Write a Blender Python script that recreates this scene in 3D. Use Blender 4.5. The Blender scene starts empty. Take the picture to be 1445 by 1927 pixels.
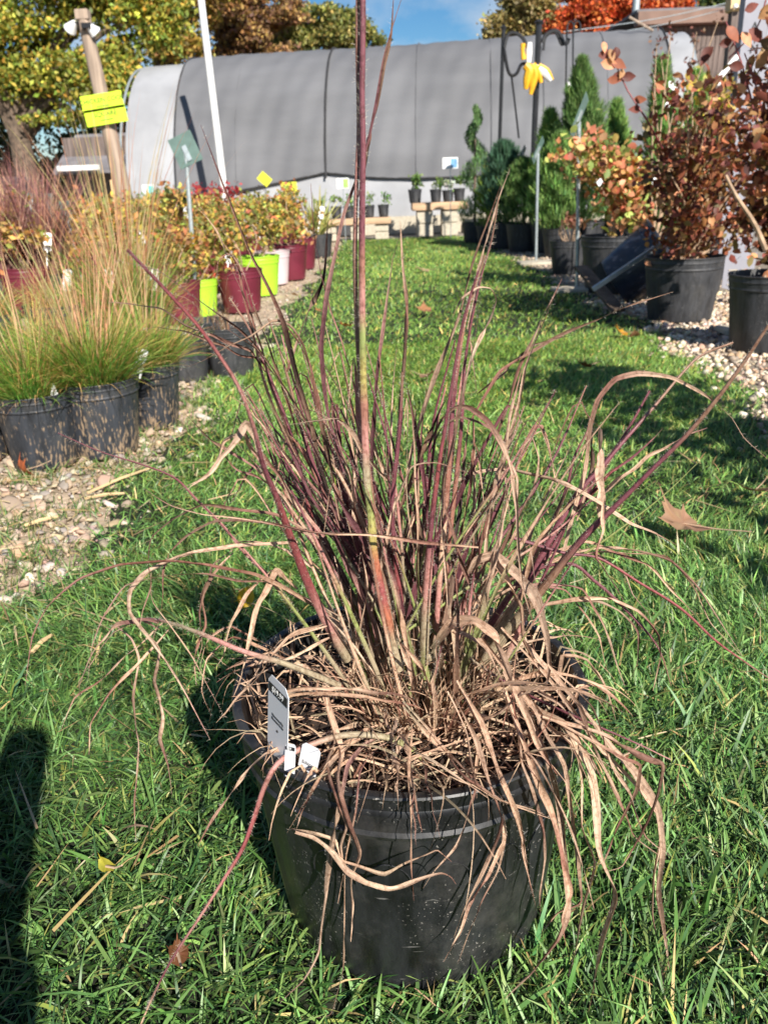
import bpy, math, random
import numpy as np
from mathutils import Vector, Matrix, Quaternion

random.seed(7)
rng = np.random.default_rng(11)
scene = bpy.context.scene
COL = scene.collection
PI = math.pi

# ------------------------------------------------------------------ camera
F, TH, HC, ROLL = 1550.0, math.radians(21.5), 0.74, math.radians(2.3)   # focal in photo pixels, tilt, height, roll
cam_d = bpy.data.cameras.new('camera')
cam = bpy.data.objects.new('camera', cam_d)
COL.objects.link(cam)
scene.camera = cam
cam_d.sensor_fit = 'VERTICAL'
cam_d.sensor_height = 36.0
cam_d.lens = F / 1927.0 * 36.0
cam_d.clip_start = 0.02
cam_d.clip_end = 2000
cam.location = (0, 0, HC)
cam.matrix_world = Matrix.Translation((0, 0, HC)) @ Matrix.Rotation(PI / 2 - TH, 4, 'X') @ Matrix.Rotation(-ROLL, 4, 'Z')
cam_d.dof.use_dof = True
cam_d.dof.focus_distance = 0.86
cam_d.dof.aperture_fstop = 11.0

# ------------------------------------------------------------------ world and sun
SUN_EL = math.radians(34)
SUN_XY = Vector((0.40, -0.92)).normalized()          # where the sun stands
world = bpy.data.worlds.new('World')
scene.world = world
world.use_nodes = True
nt = world.node_tree
nt.nodes.clear()
wo = nt.nodes.new('ShaderNodeOutputWorld')
bg = nt.nodes.new('ShaderNodeBackground')
sky = nt.nodes.new('ShaderNodeTexSky')
sky.sky_type = 'NISHITA'
sky.sun_disc = False
sky.sun_elevation = SUN_EL
sky.sun_rotation = math.atan2(SUN_XY.x, SUN_XY.y)
sky.air_density = 1.0
sky.dust_density = 0.0
sky.ozone_density = 4.0
bg.inputs['Strength'].default_value = 0.055
tc = nt.nodes.new('ShaderNodeTexCoord')
mp = nt.nodes.new('ShaderNodeMapping')
mp.inputs['Scale'].default_value = (1.0, 1.0, 1.6)
mp.inputs['Location'].default_value = (1.35, 2.1, 0.9)
ns = nt.nodes.new('ShaderNodeTexNoise')
ns.inputs['Scale'].default_value = 3.4
ns.inputs['Detail'].default_value = 9
ns.inputs['Roughness'].default_value = 0.55
cr = nt.nodes.new('ShaderNodeValToRGB')
cr.color_ramp.elements[0].position = 0.50
cr.color_ramp.elements[1].position = 0.70
mx = nt.nodes.new('ShaderNodeMixRGB')
mx.inputs['Color2'].default_value = (8.0, 8.3, 8.8, 1)
nt.links.new(tc.outputs['Generated'], mp.inputs['Vector'])
nt.links.new(mp.outputs['Vector'], ns.inputs['Vector'])
nt.links.new(ns.outputs['Fac'], cr.inputs['Fac'])
nt.links.new(cr.outputs['Color'], mx.inputs['Fac'])
hs = nt.nodes.new('ShaderNodeHueSaturation')
hs.inputs['Saturation'].default_value = 1.3
nt.links.new(sky.outputs['Color'], hs.inputs['Color'])
nt.links.new(hs.outputs['Color'], mx.inputs['Color1'])
nt.links.new(mx.outputs['Color'], bg.inputs['Color'])
nt.links.new(bg.outputs['Background'], wo.inputs['Surface'])

sl = bpy.data.lights.new('sun', 'SUN')
sl.energy = 5.0
sl.angle = math.radians(0.53)
sl.color = (1.0, 0.94, 0.85)
sun = bpy.data.objects.new('sun', sl)
COL.objects.link(sun)
sd = Vector((-SUN_XY.x * math.cos(SUN_EL), -SUN_XY.y * math.cos(SUN_EL), -math.sin(SUN_EL)))
sun.rotation_euler = sd.to_track_quat('-Z', 'Y').to_euler()

vs = scene.view_settings
vs.view_transform = 'Standard'
vs.look = 'None'
vs.exposure = 0.78
vs.gamma = 1.0
vs.use_curve_mapping = False

# ------------------------------------------------------------------ photo pixel -> place in the world
def ray(px, py):
    x, y = px - 722.5, 963.5 - py
    c, s = math.cos(ROLL), math.sin(ROLL)
    xr, yu = x * c + y * s, -x * s + y * c
    return np.array([xr, F * math.cos(TH) + yu * math.sin(TH), -F * math.sin(TH) + yu * math.cos(TH)])

def at(px, py, Y):
    r = ray(px, py)
    p = r * (Y / r[1])
    return np.array([p[0], Y, HC + p[2]])

def grd(px, py, z=0.0):
    r = ray(px, py)
    t = (z - HC) / r[2]
    return np.array([r[0] * t, r[1] * t, z])

# ------------------------------------------------------------------ object helpers
def tag(o, label=None, cat=None, group=None, kind=None):
    if label: o['label'] = label
    if cat: o['category'] = cat
    if group: o['group'] = group
    if kind: o['kind'] = kind
    return o

def link(o, parent=None):
    COL.objects.link(o)
    if parent is not None: o.parent = parent
    return o

def empty(name, loc, label=None, cat=None, group=None, rz=0.0):
    o = bpy.data.objects.new(name, None)
    o.empty_display_size = 0.05
    link(o)
    o.location = tuple(float(v) for v in loc)
    o.rotation_euler = (0, 0, rz)
    tag(o, label, cat, group)
    return o

def mesh_np(name, V, Fc, mat, col=None, uv=None, smooth=False):
    """V (n,3), Fc (m,k) of one polygon size"""
    V = np.asarray(V, dtype=np.float32)
    Fc = np.asarray(Fc, dtype=np.int32)
    me = bpy.data.meshes.new(name)
    me.vertices.add(len(V))
    me.vertices.foreach_set('co', V.ravel())
    m, k = Fc.shape
    me.loops.add(m * k)
    me.polygons.add(m)
    me.loops.foreach_set('vertex_index', Fc.ravel())
    me.polygons.foreach_set('loop_start', np.arange(0, m * k, k, dtype=np.int32))
    if smooth: me.polygons.foreach_set('use_smooth', np.ones(m, dtype=bool))
    me.update(calc_edges=True)
    if col is not None:
        a = me.color_attributes.new('Col', 'FLOAT_COLOR', 'POINT')
        c4 = np.ones((len(V), 4), dtype=np.float32)
        c4[:, :3] = col
        a.data.foreach_set('color', c4.ravel())
    if uv is not None:
        u = me.uv_layers.new(name='UVMap')
        u.data.foreach_set('uv', np.asarray(uv, dtype=np.float32)[Fc.ravel()].ravel())
    if mat: me.materials.append(mat)
    return me

def obj(name, me, parent=None, loc=None):
    o = bpy.data.objects.new(name, me)
    link(o, parent)
    if loc is not None: o.location = tuple(float(v) for v in loc)
    return o

def copy_tree(o, parent=None):
    c = o.copy()
    COL.objects.link(c)
    c.parent = parent
    for ch in list(o.children): copy_tree(ch, c)
    return c

class MB:
    """collects shapes into one mesh"""
    def __init__(s):
        s.v = []; s.f = []
    def add(s, v, f):
        b = len(s.v)
        s.v += [tuple(float(c) for c in p) for p in v]
        s.f += [tuple(i + b for i in q) for q in f]
        return s
    def box(s, c, d, rot=None, bev=0.0):
        hx, hy, hz = d[0] / 2, d[1] / 2, d[2] / 2
        b = min(bev, hx * .45, hy * .45, hz * .45)
        if b <= 0:
            v = [(x, y, z) for x in (-hx, hx) for y in (-hy, hy) for z in (-hz, hz)]
            f = [(0, 1, 3, 2), (4, 6, 7, 5), (0, 4, 5, 1), (2, 3, 7, 6), (0, 2, 6, 4), (1, 5, 7, 3)]
        else:
            prof = [(-hz, -b), (-hz + b, 0), (hz - b, 0), (hz, -b)]
            v = []
            for z, ins in prof:
                X, Y = hx + ins, hy + ins
                v += [(-X, -Y, z), (X, -Y, z), (X, Y, z), (-X, Y, z)]
            f = [(3, 2, 1, 0), (12, 13, 14, 15)]
            for k in range(3):
                for i in range(4):
                    j = (i + 1) % 4
                    f.append((k * 4 + i, k * 4 + j, k * 4 + 4 + j, k * 4 + 4 + i))
        R = rot.to_matrix() if isinstance(rot, Quaternion) else (Matrix.Rotation(rot, 3, 'Z') if rot else Matrix.Identity(3))
        c = Vector([float(q) for q in c])
        return s.add([tuple(R @ Vector(p) + c) for p in v], f)
    def tube(s, pts, rad, n=8, cap=True):
        P = [Vector([float(c) for c in p]) for p in pts]
        R = rad if hasattr(rad, '__len__') else [rad] * len(P)
        T = []
        for i in range(len(P)):
            a, b = P[max(i - 1, 0)], P[min(i + 1, len(P) - 1)]
            t = (b - a)
            T.append(t.normalized() if t.length > 1e-9 else Vector((0, 0, 1)))
        u = T[0].orthogonal().normalized()
        v = []; f = []
        for i, p in enumerate(P):
            if i: u = (T[i - 1].rotation_difference(T[i]) @ u)
            u = (u - T[i] * u.dot(T[i])).normalized()
            w = T[i].cross(u)
            for k in range(n):
                a = 2 * PI * k / n
                v.append(tuple(p + (u * math.cos(a) + w * math.sin(a)) * R[i]))
        for i in range(len(P) - 1):
            for k in range(n):
                j = (k + 1) % n
                f.append((i * n + k, i * n + j, i * n + n + j, i * n + n + k))
        if cap:
            f.append(tuple(range(n - 1, -1, -1)))
            f.append(tuple((len(P) - 1) * n + k for k in range(n)))
        return s.add(v, f)
    def lathe(s, prof, n=32, c=(0, 0, 0), fn=None):
        v = []; f = []
        for (r, z) in prof:
            for k in range(n):
                a = 2 * PI * k / n
                rr = fn(r, z, a) if fn else r
                v.append((c[0] + rr * math.cos(a), c[1] + rr * math.sin(a), c[2] + z))
        for i in range(len(prof) - 1):
            for k in range(n):
                j = (k + 1) % n
                f.append((i * n + k, i * n + j, i * n + n + j, i * n + n + k))
        return s.add(v, f)
    def mesh(s, name, mat, smooth=False, angle=40):
        me = bpy.data.meshes.new(name)
        me.from_pydata(s.v, [], s.f)
        me.materials.append(mat)
        if smooth:
            me.polygons.foreach_set('use_smooth', [True] * len(me.polygons))
            me.update()
            try: me.set_sharp_from_angle(angle=math.radians(angle))
            except Exception: pass
        me.update()
        return me
    def build(s, name, mat, parent=None, loc=None, smooth=False, angle=40):
        return obj(name, s.mesh(name, mat, smooth, angle), parent, loc)

def creased(P, n, k):
    """resample with some of the corner points kept sharp"""
    A = catmull(P, n)
    P = np.asarray(P, float)
    d = np.r_[0, np.cumsum(np.linalg.norm(np.diff(P, axis=0), axis=1))]
    B = np.stack([np.interp(np.linspace(0, d[-1], n), d, P[:, j]) for j in range(P.shape[1])], axis=1)
    return A * (1 - k) + B * k

def catmull(P, n):
    """resample a polyline of vectors (k,d) smoothly into n points, even in arc length"""
    P = np.asarray(P, dtype=float)
    if len(P) == 2: P = np.array([P[0], (P[0] + P[1]) / 2, P[1]])
    Q = np.vstack([2 * P[0] - P[1], P, 2 * P[-1] - P[-2]])
    out = []
    for i in range(1, len(Q) - 2):
        p0, p1, p2, p3 = Q[i - 1], Q[i], Q[i + 1], Q[i + 2]
        for t in np.linspace(0, 1, 10, endpoint=False):
            out.append(0.5 * ((2 * p1) + (-p0 + p2) * t + (2 * p0 - 5 * p1 + 4 * p2 - p3) * t * t + (-p0 + 3 * p1 - 3 * p2 + p3) * t ** 3))
    out.append(P[-1])
    out = np.array(out)
    d = np.r_[0, np.cumsum(np.linalg.norm(np.diff(out, axis=0), axis=1))]
    s = np.linspace(0, d[-1], n)
    return np.stack([np.interp(s, d, out[:, k]) for k in range(out.shape[1])], axis=1)

# ------------------------------------------------------------------ materials
def base_mat(name):
    m = bpy.data.materials.new(name)
    m.use_nodes = True
    n = m.node_tree
    b = n.nodes['Principled BSDF']
    return m, n, b

def pmat(name, c, rough=0.7, spec=0.5, metal=0.0, var=0.15, scale=8.0, bump=0.0, bscale=None, stretch=(1, 1, 1), c2=None, lo=.35, hi=.65, bdist=0.002):
    m, n, b = base_mat(name)
    tcn = n.nodes.new('ShaderNodeTexCoord')
    mpn = n.nodes.new('ShaderNodeMapping')
    mpn.inputs['Scale'].default_value = stretch
    no = n.nodes.new('ShaderNodeTexNoise')
    no.inputs['Scale'].default_value = scale
    no.inputs['Detail'].default_value = 6
    r = n.nodes.new('ShaderNodeValToRGB')
    r.color_ramp.elements[0].position = lo
    r.color_ramp.elements[1].position = hi
    a = tuple(max(0, v * (1 - var)) for v in c)
    z = c2 if c2 else tuple(min(1, v * (1 + var)) for v in c)
    r.color_ramp.elements[0].color = (*a, 1)
    r.color_ramp.elements[1].color = (*z, 1)
    n.links.new(tcn.outputs['Object'], mpn.inputs['Vector'])
    n.links.new(mpn.outputs['Vector'], no.inputs['Vector'])
    n.links.new(no.outputs['Fac'], r.inputs['Fac'])
    n.links.new(r.outputs['Color'], b.inputs['Base Color'])
    b.inputs['Roughness'].default_value = rough
    b.inputs['Specular IOR Level'].default_value = spec
    b.inputs['Metallic'].default_value = metal
    if bump:
        bn = n.nodes.new('ShaderNodeTexNoise')
        bn.inputs['Scale'].default_value = bscale or scale * 4
        bn.inputs['Detail'].default_value = 8
        bm = n.nodes.new('ShaderNodeBump')
        bm.inputs['Strength'].default_value = bump
        bm.inputs['Distance'].default_value = bdist
        n.links.new(mpn.outputs['Vector'], bn.inputs['Vector'])
        n.links.new(bn.outputs['Fac'], bm.inputs['Height'])
        n.links.new(bm.outputs['Normal'], b.inputs['Normal'])
    return m

def leafmat(name, rough=0.5, trans=0.3, spec=0.4, streak=False, tint=(1, 1, 1), ttint=(1.1, 1.15, .7)):
    m, n, b = base_mat(name)
    at_ = n.nodes.new('ShaderNodeAttribute')
    at_.attribute_name = 'Col'
    src = at_.outputs['Color']
    if streak:
        uv = n.nodes.new('ShaderNodeUVMap')
        mpn = n.nodes.new('ShaderNodeMapping')
        mpn.inputs['Scale'].default_value = (9.0, 1.6, 1)
        no = n.nodes.new('ShaderNodeTexNoise')
        no.inputs['Scale'].default_value = 2.4
        no.inputs['Detail'].default_value = 8
        no.inputs['Roughness'].default_value = 0.65
        r = n.nodes.new('ShaderNodeValToRGB')
        r.color_ramp.elements[0].position = .32
        r.color_ramp.elements[0].color = (.42, .35, .32, 1)
        r.color_ramp.elements[1].position = .55
        r.color_ramp.elements[1].color = (1.18, 1.14, 1.08, 1)
        mu = n.nodes.new('ShaderNodeMixRGB')
        mu.blend_type = 'MULTIPLY'
        mu.inputs['Fac'].default_value = 0.9
        n.links.new(uv.outputs['UV'], mpn.inputs['Vector'])
        n.links.new(mpn.outputs['Vector'], no.inputs['Vector'])
        n.links.new(no.outputs['Fac'], r.inputs['Fac'])
        n.links.new(src, mu.inputs['Color1'])
        n.links.new(r.outputs['Color'], mu.inputs['Color2'])
        src = mu.outputs['Color']
        # small dark freckles
        tcn = n.nodes.new('ShaderNodeTexCoord')
        n2 = n.nodes.new('ShaderNodeTexNoise')
        n2.inputs['Scale'].default_value = 260
        n2.inputs['Detail'].default_value = 2
        r2 = n.nodes.new('ShaderNodeValToRGB')
        r2.color_ramp.elements[0].position = .34
        r2.color_ramp.elements[0].color = (.58, .50, .46, 1)
        r2.color_ramp.elements[1].position = .50
        m2 = n.nodes.new('ShaderNodeMixRGB')
        m2.blend_type = 'MULTIPLY'
        m2.inputs['Fac'].default_value = 0.8
        n.links.new(tcn.outputs['Object'], n2.inputs['Vector'])
        n.links.new(n2.outputs['Fac'], r2.inputs['Fac'])
        n.links.new(src, m2.inputs['Color1'])
        n.links.new(r2.outputs['Color'], m2.inputs['Color2'])
        src = m2.outputs['Color']
        bm = n.nodes.new('ShaderNodeBump')
        bm.inputs['Strength'].default_value = 0.5
        bm.inputs['Distance'].default_value = 0.0008
        n.links.new(no.outputs['Fac'], bm.inputs['Height'])
        n.links.new(bm.outputs['Normal'], b.inputs['Normal'])
    n.links.new(src, b.inputs['Base Color'])
    b.inputs['Roughness'].default_value = rough
    b.inputs['Specular IOR Level'].default_value = spec
    if trans > 0:
        tr = n.nodes.new('ShaderNodeBsdfTranslucent')
        mm = n.nodes.new('ShaderNodeMixRGB')
        mm.blend_type = 'MULTIPLY'
        mm.inputs['Fac'].default_value = 1
        mm.inputs['Color2'].default_value = (*ttint, 1)
        n.links.new(src, mm.inputs['Color1'])
        n.links.new(mm.outputs['Color'], tr.inputs['Color'])
        ms = n.nodes.new('ShaderNodeMixShader')
        ms.inputs['Fac'].default_value = trans
        n.links.new(b.outputs['BSDF'], ms.inputs[1])
        n.links.new(tr.outputs['BSDF'], ms.inputs[2])
        n.links.new(ms.outputs['Shader'], n.nodes['Material Output'].inputs['Surface'])
    return m

M = {}
M['turf'] = leafmat('turf_blade', rough=.46, trans=.14, spec=.50)
M['leaf'] = leafmat('foliage', rough=.55, trans=.30, spec=.35)
M['needle'] = leafmat('needle_foliage', rough=.6, trans=.12, spec=.3)
M['dry'] = leafmat('dry_grass', rough=.62, trans=.18, spec=.25, streak=True, ttint=(1.1, .95, .75))
M['culm'] = leafmat('grass_culm', rough=.45, trans=.0, spec=.45, streak=True)
M['hair'] = leafmat('plant_hair', rough=.6, trans=.35, spec=.3, ttint=(1, 1, 1))
M['stone'] = leafmat('stone', rough=.85, trans=0, spec=.3)
M['soil'] = pmat('potting_soil', (.035, .020, .013), rough=.95, scale=60, var=.6, bump=1.0, bscale=160, bdist=.004)
M['lawn_soil'] = pmat('lawn_soil', (.016, .020, .008), rough=.95, scale=30, var=.5, bump=.6)
M['dirt'] = pmat('dirt', (.42, .325, .23), rough=.95, scale=14, var=.35, bump=.9, bscale=60, bdist=.006)
M['dirt_r'] = pmat('gravel_bed', (.25, .205, .155), rough=.95, scale=20, var=.4, bump=.9, bscale=60, bdist=.006)
M['earth'] = pmat('yard_ground', (.23, .20, .165), rough=.95, scale=2.0, var=.25, bump=.6, bscale=30, bdist=.01)
M['bark'] = pmat('bark', (.12, .085, .06), rough=.9, scale=12, var=.4, bump=.7, bdist=.01)
M['twig'] = pmat('twig', (.42, .29, .19), rough=.8, scale=30, var=.3)
M['pole_wood'] = pmat('weathered_pole', (.33, .25, .19), rough=.85, scale=20, var=.25, stretch=(1, 1, .1), bump=.4)
M['plank'] = pmat('bench_plank', (.50, .33, .20), rough=.8, scale=9, var=.22, stretch=(.3, 2, 2), bump=.3)
M['block'] = pmat('concrete_block', (.46, .41, .32), rough=.9, scale=20, var=.12, bump=.4)
M['wall_plank'] = pmat('grey_plank', (.12, .095, .085), rough=.9, scale=6, var=.45, stretch=(3, 3, .3), bump=.3, c2=(.21, .16, .14))
M['fascia'] = pmat('brown_fascia', (.20, .125, .095), rough=.8, scale=3, var=.15)
M['white'] = pmat('white_paint', (.80, .80, .79), rough=.4, var=.04)
M['tagw'] = pmat('white_tag_plastic', (.66, .67, .70), rough=.35, var=.03)
M['ink'] = pmat('black_print', (.02, .02, .022), rough=.5, var=.1)
M['galv'] = pmat('galvanised_steel', (.42, .47, .48), rough=.45, metal=.5, var=.12, scale=30)
M['signback'] = pmat('dark_green_plate', (.10, .16, .14), rough=.5, var=.12, scale=20)
M['blackiron'] = pmat('black_iron', (.018, .018, .02), rough=.4, var=.2)
M['lime'] = pmat('lime_sign', (.62, .90, .04), rough=.5, var=.04)
M['limepot'] = pmat('lime_pot', (.38, .72, .04), rough=.4, var=.06)
M['maroon'] = pmat('maroon_pot', (.135, .018, .034), rough=.40, var=.15, scale=10)
M['pinkpot'] = pmat('pale_pink_pot', (.62, .50, .52), rough=.45, var=.05)
M['yellow'] = pmat('yellow_card', (.72, .72, .05), rough=.5, var=.05)
M['glove'] = pmat('yellow_glove', (.80, .42, .02), rough=.5, var=.15, scale=12)
M['redtarp'] = pmat('red_tarp', (.42, .05, .02), rough=.6, var=.15)
M['roof'] = pmat('grey_roof', (.17, .16, .17), rough=.85, var=.2, scale=6)
M['navy'] = pmat('navy_pot', (.022, .028, .045), rough=.35, var=.2, scale=18)
M['board'] = pmat('pale_board', (.60, .43, .23), rough=.7, var=.12, stretch=(1, 1, .2))
M['cloth_dk'] = pmat('jeans_cloth', (.03, .04, .08), rough=.9, var=.2)
M['lilac'] = pmat('pale_grey_paint', (.26, .26, .30), rough=.6, var=.08, scale=4)
M['skin'] = pmat('skin', (.55, .33, .24), rough=.6, var=.05)

def pot_mat(name, base=(.030, .031, .033), mud=0.0, rough=.38, scuff=1.0):
    """black nursery plastic: dull scuffs, pale specks, and splashed mud that thins out upwards"""
    m, n, b = base_mat(name)
    tcn = n.nodes.new('ShaderNodeTexCoord')
    mpn = n.nodes.new('ShaderNodeMapping')
    mpn.inputs['Scale'].default_value = (1, 1, .22)
    no = n.nodes.new('ShaderNodeTexNoise')
    no.inputs['Scale'].default_value = 38
    no.inputs['Detail'].default_value = 10
    no.inputs['Roughness'].default_value = .7
    r = n.nodes.new('ShaderNodeValToRGB')
    r.color_ramp.elements[0].position = .35
    r.color_ramp.elements[0].color = (*[v * .6 for v in base], 1)
    r.color_ramp.elements[1].position = .75
    r.color_ramp.elements[1].color = (*[min(1, v * (1.0 + 2.2 * scuff)) for v in base], 1)
    n.links.new(tcn.outputs['Object'], mpn.inputs['Vector'])
    n.links.new(mpn.outputs['Vector'], no.inputs['Vector'])
    n.links.new(no.outputs['Fac'], r.inputs['Fac'])
    # fine pale specks
    n2 = n.nodes.new('ShaderNodeTexNoise')
    n2.inputs['Scale'].default_value = 330
    n2.inputs['Detail'].default_value = 3
    r2 = n.nodes.new('ShaderNodeValToRGB')
    r2.color_ramp.elements[0].position = .64
    r2.color_ramp.elements[1].position = .70
    n.links.new(tcn.outputs['Object'], n2.inputs['Vector'])
    n.links.new(n2.outputs['Fac'], r2.inputs['Fac'])
    # patches where specks gather
    n3 = n.nodes.new('ShaderNodeTexNoise')
    n3.inputs['Scale'].default_value = 14
    n3.inputs['Detail'].default_value = 4
    r3 = n.nodes.new('ShaderNodeValToRGB')
    r3.color_ramp.elements[0].position = .50
    r3.color_ramp.elements[1].position = .66
    n.links.new(tcn.outputs['Object'], n3.inputs['Vector'])
    n.links.new(n3.outputs['Fac'], r3.inputs['Fac'])
    mu = n.nodes.new('ShaderNodeMath')
    mu.operation = 'MULTIPLY'
    n.links.new(r2.outputs['Color'], mu.inputs[0])
    n.links.new(r3.outputs['Color'], mu.inputs[1])
    m1 = n.nodes.new('ShaderNodeMixRGB')
    m1.inputs['Color2'].default_value = (.36, .34, .31, 1)
    n.links.new(mu.outputs[0], m1.inputs['Fac'])
    n.links.new(r.outputs['Color'], m1.inputs['Color1'])
    # faint hand-made scratches
    mps = n.nodes.new('ShaderNodeMapping')
    mps.inputs['Scale'].default_value = (9, 9, 60)
    mps.inputs['Rotation'].default_value = (.5, .35, 0)
    ws = n.nodes.new('ShaderNodeTexNoise')
    ws.inputs['Scale'].default_value = 4
    ws.inputs['Detail'].default_value = 2
    rs = n.nodes.new('ShaderNodeValToRGB')
    rs.color_ramp.elements[0].position = .70
    rs.color_ramp.elements[1].position = .76
    n.links.new(tcn.outputs['Object'], mps.inputs['Vector'])
    n.links.new(mps.outputs['Vector'], ws.inputs['Vector'])
    n.links.new(ws.outputs['Fac'], rs.inputs['Fac'])
    msx = n.nodes.new('ShaderNodeMixRGB')
    msx.inputs['Color2'].default_value = (.16, .155, .15, 1)
    mfa = n.nodes.new('ShaderNodeMath')
    mfa.operation = 'MULTIPLY'
    mfa.inputs[1].default_value = .8
    n.links.new(rs.outputs['Color'], mfa.inputs[0])
    n.links.new(mfa.outputs[0], msx.inputs['Fac'])
    n.links.new(m1.outputs['Color'], msx.inputs['Color1'])
    dn = n.nodes.new('ShaderNodeTexNoise')
    dn.inputs['Scale'].default_value = 9
    dn.inputs['Detail'].default_value = 12
    dn.inputs['Roughness'].default_value = .75
    dr = n.nodes.new('ShaderNodeValToRGB')
    dr.color_ramp.elements[0].position = .50
    dr.color_ramp.elements[0].color = (0, 0, 0, 1)
    dr.color_ramp.elements[1].position = .74
    dr.color_ramp.elements[1].color = (.75, .75, .75, 1)
    n.links.new(tcn.outputs['Object'], dn.inputs['Vector'])
    n.links.new(dn.outputs['Fac'], dr.inputs['Fac'])
    dm = n.nodes.new('ShaderNodeMixRGB')
    dm.inputs['Color2'].default_value = (.075, .072, .067, 1)
    n.links.new(dr.outputs['Color'], dm.inputs['Fac'])
    n.links.new(msx.outputs['Color'], dm.inputs['Color1'])
    src = dm.outputs['Color']
    if mud > 0:
        sx = n.nodes.new('ShaderNodeSeparateXYZ')
        n.links.new(tcn.outputs['Object'], sx.inputs['Vector'])
        mr = n.nodes.new('ShaderNodeMapRange')
        mr.inputs['From Min'].default_value = 0.0
        mr.inputs['From Max'].default_value = .22
        mr.inputs['To Min'].default_value = .085 * mud
        mr.inputs['To Max'].default_value = -.05
        n.links.new(sx.outputs['Z'], mr.inputs['Value'])
        mpm = n.nodes.new('ShaderNodeMapping')
        mpm.inputs['Scale'].default_value = (1, 1, .26)
        n4 = n.nodes.new('ShaderNodeTexNoise')
        n4.inputs['Scale'].default_value = 150
        n4.inputs['Detail'].default_value = 5
        n.links.new(tcn.outputs['Object'], mpm.inputs['Vector'])
        n.links.new(mpm.outputs['Vector'], n4.inputs['Vector'])
        ad = n.nodes.new('ShaderNodeMath')
        ad.operation = 'ADD'
        n5 = n.nodes.new('ShaderNodeTexNoise')
        n5.inputs['Scale'].default_value = 7
        n.links.new(tcn.outputs['Object'], n5.inputs['Vector'])
        a5 = n.nodes.new('ShaderNodeMath')
        a5.operation = 'MULTIPLY_ADD'
        a5.inputs[1].default_value = .30
        a5.inputs[2].default_value = -.16
        n.links.new(n5.outputs['Fac'], a5.inputs[0])
        a6 = n.nodes.new('ShaderNodeMath')
        n.links.new(a5.outputs[0], a6.inputs[0])
        n.links.new(mr.outputs['Result'], a6.inputs[1])
        n.links.new(n4.outputs['Fac'], ad.inputs[0])
        n.links.new(a6.outputs[0], ad.inputs[1])
        r4 = n.nodes.new('ShaderNodeValToRGB')
        r4.color_ramp.elements[0].position = .54
        r4.color_ramp.elements[1].position = .64
        n.links.new(ad.outputs[0], r4.inputs['Fac'])
        m4 = n.nodes.new('ShaderNodeMixRGB')
        m4.inputs['Color2'].default_value = (.30, .215, .14, 1)
        n.links.new(r4.outputs['Color'], m4.inputs['Fac'])
        n.links.new(src, m4.inputs['Color1'])
        src = m4.outputs['Color']
    n.links.new(src, b.inputs['Base Color'])
    rr = n.nodes.new('ShaderNodeMapRange')
    rr.inputs['To Min'].default_value = rough - .10
    rr.inputs['To Max'].default_value = rough + .22
    n.links.new(no.outputs['Fac'], rr.inputs['Value'])
    n.links.new(rr.outputs['Result'], b.inputs['Roughness'])
    bm = n.nodes.new('ShaderNodeBump')
    bm.inputs['Strength'].default_value = .25
    bm.inputs['Distance'].default_value = .001
    n.links.new(no.outputs['Fac'], bm.inputs['Height'])
    n.links.new(bm.outputs['Normal'], b.inputs['Normal'])
    return m

M['pot'] = pot_mat('black_pot_plastic', base=(.0075, .008, .009), rough=.34, scuff=1.2)
M['pot_mud'] = pot_mat('muddy_black_plastic', base=(.024, .027, .034), mud=1.0, rough=.5, scuff=.6)
M['pot_far'] = pot_mat('dull_black_plastic', base=(.024, .025, .028), rough=.5, scuff=.8)

# ------------------------------------------------------------------ vectorised scatter
def rand_rot(n, r=rng):
    q = r.normal(size=(n, 4))
    q /= np.linalg.norm(q, axis=1)[:, None]
    w, x, y, z = q.T
    return np.stack([np.stack([1 - 2 * (y * y + z * z), 2 * (x * y - z * w), 2 * (x * z + y * w)], 1),
                     np.stack([2 * (x * y + z * w), 1 - 2 * (x * x + z * z), 2 * (y * z - x * w)], 1),
                     np.stack([2 * (x * z - y * w), 2 * (y * z + x * w), 1 - 2 * (x * x + y * y)], 1)], 1)

LEAF_V = np.array([(0, -.5, 0), (-.30, -.05, .07), (0, .5, -.03), (.30, -.05, .07)])
LEAF_F = np.array([(0, 2, 1), (0, 3, 2)])
LEAF6_V = np.array([(0, -.5, 0), (-.24, -.22, .06), (-.27, .12, .08), (0, .5, -.08), (.27, .12, .08), (.24, -.22, .06), (0, 0, 0)])
LEAF6_F = np.array([(6, 0, 5), (6, 5, 4), (6, 4, 3), (6, 3, 2), (6, 2, 1), (6, 1, 0)])

def scatter(tv, tf, pos, rot, scale, col):
    n, k = len(pos), len(tv)
    sc = np.asarray(scale)
    sc = sc[:, None, None] if sc.ndim == 1 else sc[:, None, :]
    V = np.einsum('nij,nkj->nki', rot, np.broadcast_to(tv, (n, k, 3)) * sc) + pos[:, None, :]
    Fc = (tf[None] + (np.arange(n) * k)[:, None, None]).reshape(-1, tf.shape[1])
    C = np.repeat(col, k, axis=0)
    return V.reshape(-1, 3), Fc, C

def palette(n, cols, weights=None, var=.18, r=rng):
    cols = np.array(cols, dtype=float)
    i = r.choice(len(cols), n, p=None if weights is None else np.array(weights) / sum(weights))
    c = cols[i] * (1 + r.normal(0, var, (n, 1))) * (1 + r.normal(0, var * .35, (n, 3)))
    return np.clip(c, .004, 1)

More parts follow.
